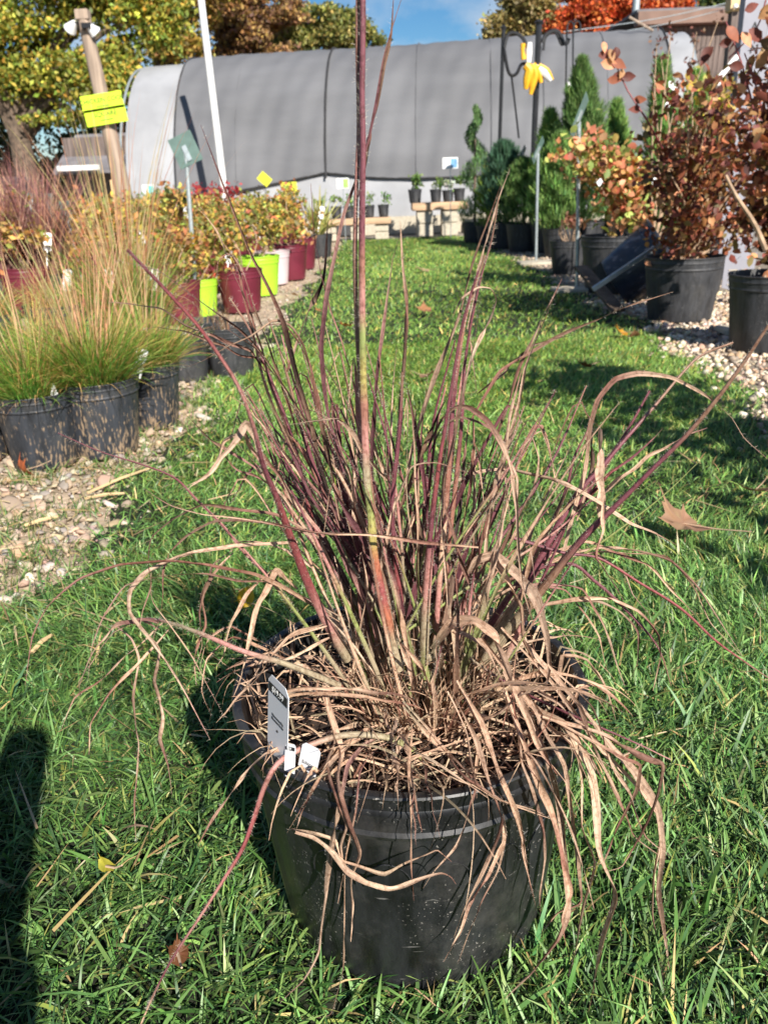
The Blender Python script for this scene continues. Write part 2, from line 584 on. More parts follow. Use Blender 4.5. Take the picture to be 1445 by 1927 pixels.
def blades(pos, h, w, az, lean, curl, col, segs=3, tipcol=None, r=rng, taper=.75, root=1.0):
    """grass blades: pos (n,3), arrays of height, width, bend azimuth, lean (0 upright..1 flat), curl"""
    n = len(pos)
    ts = np.linspace(0, 1, segs + 1)
    d = np.stack([np.cos(az), np.sin(az), np.zeros(n)], 1)
    wa = az + PI / 2 + r.normal(0, .7, n)
    wd = np.stack([np.cos(wa), np.sin(wa), r.normal(0, .25, n)], 1)
    rows = []; cols = []
    for t in ts:
        ang = lean * 1.2 + curl * t * 1.4
        # integrate a bending stalk
        s = np.linspace(0, t, 6)
        hx = np.zeros(n); hz = np.zeros(n)
        for a, b in zip(s[:-1], s[1:]):
            m_ = (a + b) / 2
            g = lean * 1.2 + curl * m_ * 1.8
            hx += np.sin(g) * (b - a); hz += np.cos(g) * (b - a)
        c = pos + d * (hx * h)[:, None] + np.array([0, 0, 1.0]) * (hz * h)[:, None]
        ww = w * (root if t == 0 else 1) * (1 - t ** 2.2 * .999) * .5
        cc = col if tipcol is None else col * (1 - t) + tipcol * t
        if t < 1:
            rows.append(c - wd * ww[:, None]); rows.append(c + wd * ww[:, None])
            cols += [cc, cc]
        else:
            rows.append(c); cols.append(cc)
    V = np.stack(rows, 1)
    C = np.stack(cols, 1)
    k = V.shape[1]
    f = []
    for i in range(segs - 1):
        a = 2 * i
        f += [(a, a + 1, a + 3), (a, a + 3, a + 2)]
    a = 2 * (segs - 1)
    f.append((a, a + 1, a + 2))
    f = np.array(f)
    Fc = (f[None] + (np.arange(n) * k)[:, None, None]).reshape(-1, 3)
    return V.reshape(-1, 3), Fc, C.reshape(-1, 3)

def merge(parts):
    V, Fc, C, o = [], [], [], 0
    for v, f, c in parts:
        V.append(v); Fc.append(f + o); C.append(c); o += len(v)
    return np.vstack(V), np.vstack(Fc), np.vstack(C)

def vnoise(x, y, seed=0):
    """cheap smooth noise in [-1,1]"""
    s = 0
    r = np.random.default_rng(seed)
    for k in range(6):
        a, b, p = r.normal(0, 1, 3)
        f = 1.0 + k * .8
        s = s + np.sin(x * a * f + y * b * f + p * 6) / (1 + k * .4)
    return s / 3.0

# ------------------------------------------------------------------ ground, lawn, gravel
def sheet(name, pts, z, mat, label=None):
    me = bpy.data.meshes.new(name)
    me.from_pydata([(x, y, z) for x, y in pts], [], [tuple(range(len(pts)))])
    me.materials.append(mat)
    o = obj(name, me)
    tag(o, label, kind='structure')
    return o

sheet('ground', [(-400, -60), (400, -60), (400, 700), (-400, 700)], -0.016, M['earth'])
LB = np.array([(-9, -9.0), (1.15, -9.0), (1.30, -1.35), (1.42, -.88), (1.62, -.68), (2.3, -.70), (3.2, -.68), (4.4, -.63), (7.9, -.52), (12.6, -.48), (13.3, -.45)])
RB = np.array([(-9, 1.20), (1.6, 1.18), (2.6, 1.26), (3.4, 1.36), (4.7, 1.45), (8.0, 1.48), (13.3, 1.42)])
def xl(y):
    y = np.asarray(y, dtype=float)
    return np.interp(y, LB[2:, 0], LB[2:, 1]) + .05 * np.sin(y * 5.1) + .03 * np.sin(y * 13.7)
def xr(y):
    y = np.asarray(y, dtype=float)
    return np.interp(y, RB[:, 0], RB[:, 1]) + .05 * np.sin(y * 4.3 + 1) + .03 * np.sin(y * 11.3)
ys = np.linspace(-3, 13.2, 120)
def left_lawn(y): return np.where(np.asarray(y) < 1.30, -4.0, xl(y))
sheet('lawn', [(float(left_lawn(y)), float(y)) for y in ys] + [(float(xr(y)), float(y)) for y in ys[::-1]], -0.004, M['lawn_soil'])
sheet('gravel_strip', [(float(xr(y)) - .10, float(y)) for y in ys] + [(3.4, 13.2), (3.4, -3)], -0.008, M['dirt_r'])
yl = np.linspace(1.22, 14.5, 90)
sheet('dirt_strip', [(-6.0, 1.22), (-6.0, 14.5)] + [(float(xl(min(y, 13.2))) + .12, float(y)) for y in yl[::-1]], -0.012, M['dirt'])

# turf blades
def turf(n, y0, y1, hgt, wid, segs, margin=.35, seed=1):
    r = np.random.default_rng(seed)
    # sample in trapezoid visible on the ground, with a margin to either side
    y = np.sqrt(r.uniform(y0 ** 2, y1 ** 2, n * 3))
    half = .30 + y * .50 + margin
    x = r.uniform(-1, 1, n * 3) * half
    ok = (x < xr(y) + r.normal(0, .05, n * 3)) & ((x > xl(y) + r.normal(0, .05, n * 3)) | (y < 1.30 + r.normal(0, .05, n * 3) - .0))
    ok &= ~(((x - .0155) ** 2 + (y - .725) ** 2) < .128 ** 2)
    # thin patches
    pn = vnoise(x * 2.2, y * 2.2, 5)
    edge = np.minimum(xr(y) - x, np.where(y > 1.3, x - xl(y), 9))
    ok &= (r.uniform(0, 1, n * 3) < np.clip(.35 + edge * 3.0, .12, 1)) & (r.uniform(0, 1, n * 3) < np.clip(1.1 + pn * .5, .35, 1))
    x, y, pn = x[ok][:n], y[ok][:n], pn[ok][:n]
    n = len(x)
    h = hgt * r.uniform(.55, 1.35, n) * (1 + .15 * pn)
    w = wid * r.uniform(.6, 1.3, n)
    sw = vnoise(x * 3, y * 3, 9)
    az = np.where(r.uniform(size=n) < .45, r.uniform(0, 2 * PI, n), sw * 3 + r.normal(0, .8, n))
    lean = np.clip(r.beta(2.4, 1.9, n) * 1.05, 0, .98)
    curl = r.uniform(.1, .8, n)
    c = palette(n, [(.090, .200, .045), (.140, .270, .075), (.055, .130, .042), (.20, .33, .095), (.46, .37, .17), (.26, .31, .08)],
                [30, 28, 20, 16, 4.0, 6], .22, r)
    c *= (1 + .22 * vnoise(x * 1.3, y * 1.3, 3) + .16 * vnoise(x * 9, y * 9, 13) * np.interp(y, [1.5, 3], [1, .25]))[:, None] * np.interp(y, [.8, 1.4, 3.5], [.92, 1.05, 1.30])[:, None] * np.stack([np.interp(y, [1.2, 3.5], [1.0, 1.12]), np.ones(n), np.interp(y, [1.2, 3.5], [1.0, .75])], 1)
    tip = c * np.array([1.25, 1.15, 1.1])
    return blades(np.stack([x, y, np.full(n, -.003)], 1), h, w, az, lean, curl, c, segs, tip, r)

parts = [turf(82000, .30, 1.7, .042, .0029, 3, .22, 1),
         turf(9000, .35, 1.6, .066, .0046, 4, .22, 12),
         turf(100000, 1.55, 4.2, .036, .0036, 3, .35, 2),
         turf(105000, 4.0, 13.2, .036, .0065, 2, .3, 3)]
V, Fc, C = merge(parts)
o = obj('turf_grass', mesh_np('turf_grass', V, Fc, M['turf'], C))
tag(o, 'green mown grass blades covering the lawn', 'grass', kind='stuff')

# low clover-like leaves in the near turf
def clover():
    r = np.random.default_rng(4)
    n = 2600
    y = np.sqrt(r.uniform(.3 ** 2, 2.2 ** 2, n)); x = r.uniform(-1, 1, n) * (.5 + y * .5)
    ok = (x < xr(y)) & ((x > xl(y)) | (y < 1.3)) & (vnoise(x * 4, y * 4, 31) > .25) & (((x - .0155) ** 2 + (y - .725) ** 2) > .14 ** 2)
    x, y = x[ok], y[ok]; n = len(x)
    pos = np.stack([x, y, r.uniform(.012, .032, n)], 1)
    R = rand_rot(n, r)
    R[:, 2, :] *= .35
    c = palette(n, [(.08, .19, .05), (.10, .24, .06)], None, .15, r)
    return scatter(LEAF6_V, LEAF6_F, pos, R, r.uniform(.010, .019, n), c)
V, Fc, C = clover()
tag(obj('clover_leaves', mesh_np('clover_leaves', V, Fc, M['turf'], C)), 'small round clover leaves growing low in the turf', 'clover', kind='stuff')

# stones
def ico():
    t = (1 + 5 ** .5) / 2
    v = np.array([(-1, t, 0), (1, t, 0), (-1, -t, 0), (1, -t, 0), (0, -1, t), (0, 1, t), (0, -1, -t), (0, 1, -t), (t, 0, -1), (t, 0, 1), (-t, 0, -1), (-t, 0, 1)], float)
    v /= np.linalg.norm(v[0])
    f = [(0, 11, 5), (0, 5, 1), (0, 1, 7), (0, 7, 10), (0, 10, 11), (1, 5, 9), (5, 11, 4), (11, 10, 2), (10, 7, 6), (7, 1, 8), (3, 9, 4), (3, 4, 2), (3, 2, 6), (3, 6, 8), (3, 8, 9), (4, 9, 5), (2, 4, 11), (6, 2, 10), (8, 6, 7), (9, 8, 1)]
    return v, f
def ico2():
    v, f = ico()
    v = [tuple(p) for p in v]; mid = {}; g = []
    def m(a, b):
        k = (min(a, b), max(a, b))
        if k not in mid:
            p = (np.array(v[a]) + np.array(v[b])) / 2
            v.append(tuple(p / np.linalg.norm(p))); mid[k] = len(v) - 1
        return mid[k]
    for a, b, c in f:
        x, y, z = m(a, b), m(b, c), m(c, a)
        g += [(a, x, z), (b, y, x), (c, z, y), (x, y, z)]
    return np.array(v), np.array(g)
IV, IF = ico()
IF = np.array(IF)
IV2, IF2 = ico2()
def stone_template(base, seed):
    r = np.random.default_rng(seed)
    v = base.copy()
    for k in range(9):       # chop with planes: broken limestone rather than eggs
        d = r.normal(size=3); d /= np.linalg.norm(d)
        h = r.uniform(.38, .75)
        s = v @ d
        v = v - d[None] * np.maximum(s - h, 0)[:, None]
    v *= (1 + r.normal(0, .05, (len(v), 1)))
    return v * np.array([1.0, r.uniform(.65, .95), r.uniform(.45, .75)]) * .5
STONE_COLS_L = [(.44, .35, .255), (.38, .30, .22), (.47, .38, .28), (.30, .26, .22), (.43, .31, .21), (.50, .44, .36)]
STONE_COLS_R = [(.58, .46, .34), (.48, .37, .27), (.66, .54, .41), (.30, .24, .19), (.52, .35, .22), (.70, .61, .50)]
def stones(n, inside, box_, smin, smax, cols, seed, base=(IV, IF)):
    r = np.random.default_rng(seed)
    out = []
    y = r.uniform(box_[2], box_[3], n * 2); x = r.uniform(box_[0], box_[1], n * 2)
    ok = inside(x, y, r)
    x, y = x[ok][:n], y[ok][:n]
    n = len(x)
    sz = smin * (smax / smin) ** (r.beta(1.2, 2.6, n))
    g = np.array_split(np.arange(n), 8)
    for k, idx in enumerate(g):
        tv = stone_template(base[0], seed * 10 + k)
        m = len(idx)
        a = r.uniform(0, 2 * PI, m)
        R = np.zeros((m, 3, 3)); R[:, 0, 0] = np.cos(a); R[:, 0, 1] = -np.sin(a); R[:, 1, 0] = np.sin(a); R[:, 1, 1] = np.cos(a); R[:, 2, 2] = 1
        tl = r.normal(0, .25, (m, 2)); R[:, 2, 0] = tl[:, 0]; R[:, 2, 1] = tl[:, 1]
        pos = np.stack([x[idx], y[idx], sz[idx] * r.uniform(.02, .22, m) - .006], 1)
        out.append(scatter(tv, base[1], pos, R, sz[idx], palette(m, cols, None, .14, r)))
    return merge(out)
def in_left(x, y, r): return (x < xl(y) + r.normal(.03, .06, len(x))) & (y > 1.28 + r.normal(0, .06, len(x)))
def in_right(x, y, r): return (x > xr(y) + r.normal(-.02, .06, len(x)))
V, Fc, C = merge([stones(9000, in_left, (-1.9, -.45, 1.2, 4.6), .007, .034, STONE_COLS_L, 21),
                  stones(2600, in_left, (-1.9, -.45, 1.2, 4.6), .024, .080, STONE_COLS_L, 26, (IV2, IF2)),
                  stones(6000, in_left, (-2.4, -.4, 4.0, 13), .012, .05, STONE_COLS_L, 22)])
tag(obj('gravel_stones', mesh_np('gravel_left', V, Fc, M['stone'], C)), 'grey and tan limestone chips strewn over the dirt strip left of the lawn', 'gravel', kind='stuff')
V, Fc, C = merge([stones(11000, in_right, (.95, 2.6, 1.5, 5.6), .018, .075, STONE_COLS_R, 23),
                  stones(6500, in_right, (1.3, 3.2, 5.0, 13), .018, .06, STONE_COLS_R, 24)])
tag(obj('gravel_stones', mesh_np('gravel_right', V, Fc, M['stone'], C)), 'pale tan gravel stones along the right edge of the lawn', 'gravel', kind='stuff')

stone_meshes = []
for k in range(8):
    r = np.random.default_rng(300 + k)
    tv = stone_template(IV2, 300 + k)
    tv = tv * (1 + .04 * np.sin(tv[:, :1] * 17 + k) * np.cos(tv[:, 1:2] * 13))
    c = palette(1, STONE_COLS_L if k < 4 else STONE_COLS_R, None, .1, r)
    stone_meshes.append(mesh_np('loose_stone', tv, IF2, M['stone'], np.repeat(c, len(tv), 0)))
sl_px = [(28, 1010, .030), (95, 940, .045), (140, 925, .030), (60, 985, .028), (118, 1025, .022), (20, 1065, .035), (170, 905, .028), (205, 960, .024), (35, 950, .036), (80, 1075, .024),
         (215, 900, .026), (262, 850, .030), (300, 842, .036), (15, 870, .040), (130, 885, .022), (240, 915, .018), (160, 985, .02), (10, 1150, .03), (52, 1110, .022), (190, 925, .02)]
sr_px = [(1330, 700, .06), (1365, 715, .05), (1395, 730, .05), (1425, 745, .045), (1300, 690, .05), (1265, 660, .045), (1240, 640, .05), (1350, 690, .045), (1405, 700, .05), (1435, 775, .04),
         (1320, 655, .05), (1280, 635, .04), (1390, 672, .05), (1375, 760, .04), (1415, 762, .035), (1345, 735, .04), (1225, 625, .045), (1440, 715, .05)]
for i, (px, py, s) in enumerate(sl_px + sr_px):
    left = i < len(sl_px)
    g = grd(px, py)
    o = obj('loose_stone', stone_meshes[(i % 4) + (0 if left else 4)], None, (g[0], g[1], s * .22 - .004))
    o.scale = (s, s, s)
    o.rotation_euler = (random.uniform(-.3, .3), random.uniform(-.3, .3), random.uniform(0, 6.28))
    if left: tag(o, 'larger grey or tan stone lying loose among the chips left of the lawn', 'stone', 'larger stones on the left dirt strip')
    else: tag(o, 'larger pale stone lying loose in the gravel right of the lawn', 'stone', 'larger stones on the right gravel strip')

# tufts and straw on the left dirt strip
r = np.random.default_rng(6)
cent = [(-.95, 1.75), (-.80, 1.62), (-1.1, 1.9), (-.78, 1.95), (-.74, 2.5), (-1.0, 1.45), (-.9, 1.5), (-.75, 3.1), (-1.25, 1.7)]
pp = []
cent += [(float(xl(y_)) - r.uniform(.02, .28), float(y_)) for y_ in r.uniform(1.35, 4.0, 26)]
for cx_, cy_ in cent:
    n = 90
    pp.append(np.stack([r.normal(cx_, .05, n), r.normal(cy_, .05, n), np.full(n, -.004)], 1))
pp = np.vstack(pp); n = len(pp)
V, Fc, C = blades(pp, r.uniform(.03, .06, n), np.full(n, .003), r.uniform(0, 6.3, n), r.uniform(.1, .8, n), r.uniform(.1, .7, n),
                  palette(n, [(.08, .18, .04), (.13, .22, .05), (.30, .27, .12)], None, .2, r), 3)
tag(obj('grass_tufts', mesh_np('grass_tufts', V, Fc, M['turf'], C)), 'stray green tufts sprouting in the left dirt strip', 'grass', kind='stuff')
n = 620
yy = np.r_[r.uniform(1.25, 2.8, 320), r.uniform(.5, 4, 300)]
xx = np.r_[r.uniform(-1.15, -.50, 320), r.uniform(-.9, 1.1, 300)]
V, Fc, C = blades(np.stack([xx, yy, r.uniform(.008, .035, n)], 1), r.uniform(.02, .13, n), r.uniform(.0015, .0045, n), r.uniform(0, 6.3, n),
                  np.full(n, 1.28), r.uniform(-.05, .1, n), palette(n, [(.50, .36, .18), (.42, .29, .13), (.60, .45, .26)], None, .15, r), 3)
tag(obj('dry_straw', mesh_np('dry_straw', V, Fc, M['turf'], C)), 'dry tan straw scattered over turf and dirt', 'straw', kind='stuff')
for k, (a, b) in enumerate([((165, 928), (285, 880)), ((160, 938), (235, 928)), ((45, 990), (110, 972)), ((60, 1228), (98, 1195))]):
    A, B = grd(*a, .012), grd(*b, .016)
    MB().tube([A, (A + B) / 2 + np.array([0, 0, .004]), B], [.004, .0045, .003], 6).build('straw_stalk', M['board'])
    tag(bpy.context.scene.objects[-1] if False else COL.objects[-1], ['long pale straw stalk on the dirt strip, upper of the parallel pair', 'shorter straw stalk just below the long pale one on the dirt', 'short ochre stalk on stones at the left edge', 'yellow stalk lying in grass at the left edge'][k], 'straw')

# fallen leaves -------------------------------------------------
def maple_leaf_mesh(name, col, seed, lobes=5, curl=.25):
    r = np.random.default_rng(seed)
    tips = []
    angs = np.linspace(-2.2, 2.2, lobes)
    out = [(0, -.32)]
    for k, a in enumerate(angs):
        L = .5 * (1 - .22 * abs(a) / 2.2) * r.uniform(.85, 1.1)
        if k: 
            am = (angs[k - 1] + a) / 2
            out.append((.25 * math.sin(am), .25 * math.cos(am)))
        for da, q in ((-.20, .68), (-.10, .60), (0, 1.0), (.10, .62), (.20, .70)):
            out.append((L * q * math.sin(a + da), L * q * math.cos(a + da)))
    P = np.array(out)
    ring1 = P * .5
    V = [(0, 0, 0)]
    n = len(P)
    for p in ring1: V.append((p[0], p[1], 0))
    for p in P: V.append((p[0], p[1], 0))
    V = np.array(V, float)
    rr = np.hypot(V[:, 0], V[:, 1])
    V[:, 2] = curl * (rr ** 2) * (1 + .8 * np.sin(np.arctan2(V[:, 1], V[:, 0]) * 2 + seed)) + r.normal(0, .015, len(V))
    F_ = []
    for i in range(n):
        j = (i + 1) % n
        F_.append((0, 1 + j, 1 + i)); F_.append((1 + i, 1 + j, 1 + n + j)); F_.append((1 + i, 1 + n + j, 1 + n + i))
    c = palette(len(V), [col], None, .12, r)
    return mesh_np(name, V, F_, M['leaf'], c)
def fallen(px, py, size, col, label, rot=0.0, tilt=.2, z=.035, curl=.5, seed=1, flat=False):
    g = grd(px, py, z)
    o = empty('fallen_leaf', (g[0], g[1], z), label, 'leaf')
    b = obj('leaf_blade', maple_leaf_mesh('maple_leaf', col, seed, 5 if seed % 2 else 3, curl), o)
    b.scale = (size, size, size); b.rotation_euler = (tilt, tilt * .4, rot)
    d = Vector((math.sin(rot), -math.cos(rot), 0))
    s = MB().tube([Vector((0, 0, 0)), d * size * .4 + Vector((0, 0, .003)), d * size * .75 + Vector((0, 0, .012))], [.0016, .0013, .0011], 5).build('leaf_stalk', M['twig'], o)
    return o
fallen(1285, 985, .18, (.40, .235, .15), 'large curled brown maple leaf on the grass right of the pot', .9, .34, .06, .75, 5)
fallen(800, 583, .15, (.42, .20, .10), 'pale orange maple leaf on the lawn beyond the tall stems', .3, .35, .04, .6, 5)
fallen(650, 612, .12, (.45, .12, .03), 'bright orange leaf on the lawn behind the main stem', 2.0, .3, .04, .6, 7)
fallen(795, 508, .22, (.50, .38, .20), 'pale straw coloured leaf far up the lawn', 1, .3, .03, .5, 9)
fallen(803, 707, .11, (.42, .24, .14), 'light brown leaf lying left of the tall dark blade, mid lawn', 4, .3, .04, .6, 11)
fallen(1098, 688, .10, (.30, .10, .04), 'small rust leaf on the lawn near the right gravel', 1.8, .5, .04, .9, 13)
fallen(1168, 625, .12, (.62, .30, .03), 'orange yellow leaf at the right gravel edge', .8, .5, .04, .7, 15)
fallen(1192, 632, .11, (.34, .17, .09), 'brown leaf beside the orange yellow one at the gravel edge', 3.1, .5, .03, .7, 17)
fallen(1420, 922, .12, (.24, .15, .09), 'dull brown leaf half sunk in shaded grass at the right', 2.4, .25, .03, .5, 19)
fallen(335, 1795, .038, (.15, .06, .025), 'crumpled brown leaf deep in the grass at lower left', .4, .6, .03, 1.4, 21)
fallen(45, 885, .105, (.55, .15, .06), 'orange leaf leaning on the front left grass pot', 2.2, 1.1, .03, .9, 23)
fallen(200, 1630, .035, (.45, .40, .05), 'tiny yellow leaf in the lawn at lower left', 1.1, .4, .035, .6, 24)
fallen(600, 585, .09, (.45, .22, .08), 'small orange leaf on the gravel edge left of the tall stems', 1.1, .4, .03, .6, 25)
fallen(555, 555, .10, (.55, .25, .06), 'small yellow orange leaf on the gravel by the pale pink pot', 1.9, .4, .03, .6, 27)
fallen(1165, 1425, .045, (.30, .14, .08), 'small brown leaf scrap in the grass right of the pot', 1.9, .4, .035, .8, 29)

fallen(462, 1125, .055, (.70, .42, .03), 'upright bright yellow leaf caught at the left side of the clump behind the rim', .1, 1.2, .16, .6, 32)
# ------------------------------------------------------------------ the main potted grass
PX, PY, PR, PH, PB = .0185, .725, .174, .270, .145
def pot_r(z): return PB + (PR - PB) * np.clip(z / PH, 0, 1)
plant = empty('potted_grass', (PX, PY, 0), 'big clump of brown and purple ornamental grass in a black nursery pot on the lawn', 'potted plant')
def pot_profile(r, h, b, lip=.006):
    s = (r - b) / h
    rad = lambda z: b + s * z
    t = .0035
    P = [(0, .0), (b - .012, 0), (b - .003, .003), (b, .012), (rad(h * .30), h * .30), (rad(h * .80), h * .80), (rad(h * .805) + .0035, h * .805), (rad(h * .825) + .0045, h * .822), (rad(h * .835) + .002, h * .836),
         (rad(h * .85) + .002, h * .85), (rad(h * .90) + .0022, h * .905), (rad(h * .92) + .0045, h * .912), (rad(h * .925) + .0045, h * .925), (rad(h * .93) + .003, h * .934), (rad(h * .98) + .0035, h * .978),
         (r + lip * .85, h * .984), (r + lip, h * .992), (r + lip * .8, h * .999), (r + lip * .1, h), (r - t, h * .996), (r - t - .001, h * .98), (rad(h * .80) - t, h * .80), (rad(h * .5) - t, h * .5), (rad(h * .15) - t, h * .15)]
    return P
def flutes(amp, n=9, h=PH):
    def fn(r, z, a):
        if r < .02 or z > h * .78 or z < h * .02: return r
        k = (a * n / (2 * PI)) % 1.0
        e = min(1, min(k, 1 - k) / .05)
        top = min(1, max(0, (h * .76 - z) / (h * .04)))
        return r - amp * (1 if .12 < k < .88 else 0) * top * (1.0) + amp * .5 * math.exp(-((k - .5) / .02) ** 2) * top
    return fn
prof = pot_profile(PR, PH, PB)
dense = []
for (a, b) in zip(prof[:-1], prof[1:]):
    k = max(1, int(abs(b[1] - a[1]) / .02))
    for i in range(k): dense.append((a[0] + (b[0] - a[0]) * i / k, a[1] + (b[1] - a[1]) * i / k))
dense.append(prof[-1])
po = MB().lathe(dense, 160, fn=flutes(.0028)).build('pot', M['pot'], plant, smooth=True, angle=35)
for k in range(6):                                 # faint moulded arches on the wall
    a0 = -PI / 2 + (-.50 + k * .33)
    pts = []
    for q in np.linspace(0, PI, 14):
        a = a0 + .14 * math.cos(q); z = .150 + .034 * math.sin(q)
        rr = float(pot_r(z)) + .0004
        pts.append((rr * math.cos(a), rr * math.sin(a), z))
    MB().tube(pts, .0008, 5).build('moulded_arch', M['pot'], po)

# soil
SZ = .232
n = 60
g = np.linspace(-1, 1, n)
X, Y = np.meshgrid(g, g)
rr = np.hypot(X, Y); sc_ = np.maximum(np.abs(X), np.abs(Y)) / np.maximum(rr, 1e-6)
sr = float(pot_r(SZ)) - .004
XX, YY = X * sc_ * sr, Y * sc_ * sr
r = np.random.default_rng(2)
ZZ = SZ + .006 * vnoise(XX * 60, YY * 60, 8) + r.normal(0, .0022, X.shape) - .012 * np.clip(np.hypot(XX, YY) / sr, 0, 1) ** 3
V = np.stack([XX.ravel(), YY.ravel(), ZZ.ravel()], 1)
idx = np.arange(n * n).reshape(n, n)
Fc = np.stack([idx[:-1, :-1].ravel(), idx[:-1, 1:].ravel(), idx[1:, 1:].ravel(), idx[1:, :-1].ravel()], 1)
obj('soil', mesh_np('soil', V, Fc, M['soil']), plant)
n = 900
a = r.uniform(0, 2 * PI, n); q = sr * np.sqrt(r.uniform(0, .95, n))
pos = np.stack([q * np.cos(a), q * np.sin(a), SZ + r.uniform(-.010, .006, n)], 1)
V, Fc, C = scatter(stone_template(IV, 77), IF, pos, rand_rot(n, r), np.stack([r.uniform(.004, .017, n), r.uniform(.003, .008, n), r.uniform(.002, .006, n)], 1),
                   palette(n, [(.09, .045, .025), (.05, .028, .018), (.14, .075, .04), (.22, .13, .08)], [4, 4, 2, 1], .2, r))
tag(obj('bark_chips', mesh_np('bark_chips', V, Fc, M['stone'], C), plant), kind='stuff')

DC = {'T': (.62, .42, .30), 'L': (.74, .56, .40), 'B': (.25, .15, .105), 'D': (.055, .032, .030), 'P': (.175, .060, .078), 'R': (.27, .075, .080), 'K': (.44, .22, .20),
      'G': (.24, .29, .10), 'Y': (.36, .32, .11), 'O': (.36, .13, .075), 'M': (.30, .145, .11), 'N': (.34, .29, .20)}
def ramp(code, n):
    c = np.array([DC[k] for k in code])
    t = np.linspace(0, len(c) - 1, n)
    if len(c) == 1: return np.repeat(c, n, 0)
    i = np.clip(t.astype(int), 0, len(c) - 2); f = (t - i)[:, None]
    f = np.clip((f - .2) / .6, 0, 1)
    return c[i] * (1 - f) + c[i + 1] * f

hairs = []                                       # collected for all stems
def add_hair(P, rad, dens, length, r, side=None):
    L = np.linalg.norm(np.diff(P, axis=0), axis=1).sum()
    n = int(L * dens * 3.6)
    if n < 1: return
    i = r.uniform(0, len(P) - 1.001, n)
    i = i[r.uniform(size=n) < np.clip(.62 + .5 * np.sin(i * .9 + r.uniform(0, 6)) + .3 * np.sin(i * 2.3), .12, 1)]; n = len(i); k = i.astype(int); f = (i - k)[:, None]
    c = P[k] * (1 - f) + P[k + 1] * f
    t = P[k + 1] - P[k]; t /= np.linalg.norm(t, axis=1)[:, None] + 1e-9
    d = r.normal(size=(n, 3)); d -= (d * t).sum(1)[:, None] * t; d /= np.linalg.norm(d, axis=1)[:, None]
    rd = np.asarray(rad)[k] if hasattr(rad, '__len__') else np.full(n, rad)
    base = c + d * rd[:, None] * .9
    u = (d + t * r.uniform(-.1, .9, (n, 1)) + r.normal(0, .25, (n, 3))); u /= np.linalg.norm(u, axis=1)[:, None]
    ln = length * (.35 + 1.2 * r.beta(1.3, 2.2, n))[:, None]
    w = np.cross(u, r.normal(size=(n, 3))); w /= np.linalg.norm(w, axis=1)[:, None] + 1e-9
    w *= .00008
    mid = base + u * ln * .6 + r.normal(0, .00012, (n, 3))
    tip = base + u * ln + r.normal(0, .0003, (n, 3))
    V = np.stack([base - w, base + w, mid + w * .8, mid - w * .8, tip], 1).reshape(-1, 3)
    f_ = np.array([(0, 1, 2), (0, 2, 3), (3, 2, 4)])
    Fc = (f_[None] + (np.arange(n) * 5)[:, None, None]).reshape(-1, 3)
    C = np.repeat(palette(n, [(.74, .68, .56), (.62, .52, .42)], None, .1, r), 5, 0)
    hairs.append((V, Fc, C))

def avoid_pot(P, m=.004):
    """slide a point towards the camera until it is clear of the pot wall, drapes over the front lip and stays above the turf"""
    out = []
    c = np.array([0, 0, HC])
    def rho(p): return math.hypot(p[0] - PX, p[1] - PY)
    def bad(p):
        q = rho(p)
        if p[2] < .012: return True
        if p[2] < PH + m and float(pot_r(p[2])) - .004 < q < float(pot_r(p[2])) + .009 + m: return True
        if q <= float(pot_r(p[2])):
            if p[2] < SZ - .002: return True
            if p[2] < PH + .006:
                if q > PR - .055 and p[1] < PY: return True
                # would the front wall hide it from where it is seen?
                d = c - p
                for t in np.linspace(.01, .5, 40):
                    w = p + d * t
                    if rho(w) > PR: return w[2] < PH + .004
        return False
    for p in P:
        p = p.copy()
        for _ in range(220):
            if not bad(p): break
            p += (c - p) * .006
        out.append(p)
    out = np.array(out)
    # even out depth jumps along the strand without moving what is seen
    dist = np.linalg.norm(out - c, axis=1)
    dirs = (out - c) / dist[:, None]
    k = dist.copy()
    for _ in range(5):
        k[1:-1] = np.minimum(dist[1:-1] + .0, .25 * k[:-2] + .5 * k[1:-1] + .25 * k[2:])
    return c + dirs * k[:, None]

def ribbon(P, W, tw, col, fold=.25, view=None):
    """a folded leaf blade along P: 5 verts across"""
    n = len(P)
    T = np.gradient(P, axis=0); T /= np.linalg.norm(T, axis=1)[:, None] + 1e-9
    vw = (np.array([0, 0, HC]) if view is None else view) - P
    S = np.cross(T, vw); S /= np.linalg.norm(S, axis=1)[:, None] + 1e-9
    N = np.cross(S, T)
    ca, sa = np.cos(tw)[:, None], np.sin(tw)[:, None]
    A = S * ca + N * sa; B = -S * sa + N * ca
    rows = []
    for u in (-1, -.5, 0, .5, 1):
        rows.append(P + A * (u * W / 2)[:, None] + B * ((abs(u) - .5) * fold * W)[:, None])
    V = np.stack(rows, 1).reshape(-1, 3)
    f = []
    for i in range(n - 1):
        for k in range(4):
            a = i * 5 + k
            f.append((a, a + 1, a + 6, a + 5))
    d = np.r_[0, np.cumsum(np.linalg.norm(np.diff(P, axis=0), axis=1))] * 18
    o_ = random.uniform(0, 50)
    uv = np.stack([np.tile([0, .25, .5, .75, 1], n) + o_, np.repeat(d, 5) + o_], 1)
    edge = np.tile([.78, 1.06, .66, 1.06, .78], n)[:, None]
    return V, np.array(f), np.repeat(col, 5, 0) * edge, uv

def px_w(P, w):
    """metres that w photo pixels span at each point"""
    return w * np.linalg.norm(P - np.array([0, 0, HC]), axis=1) / F

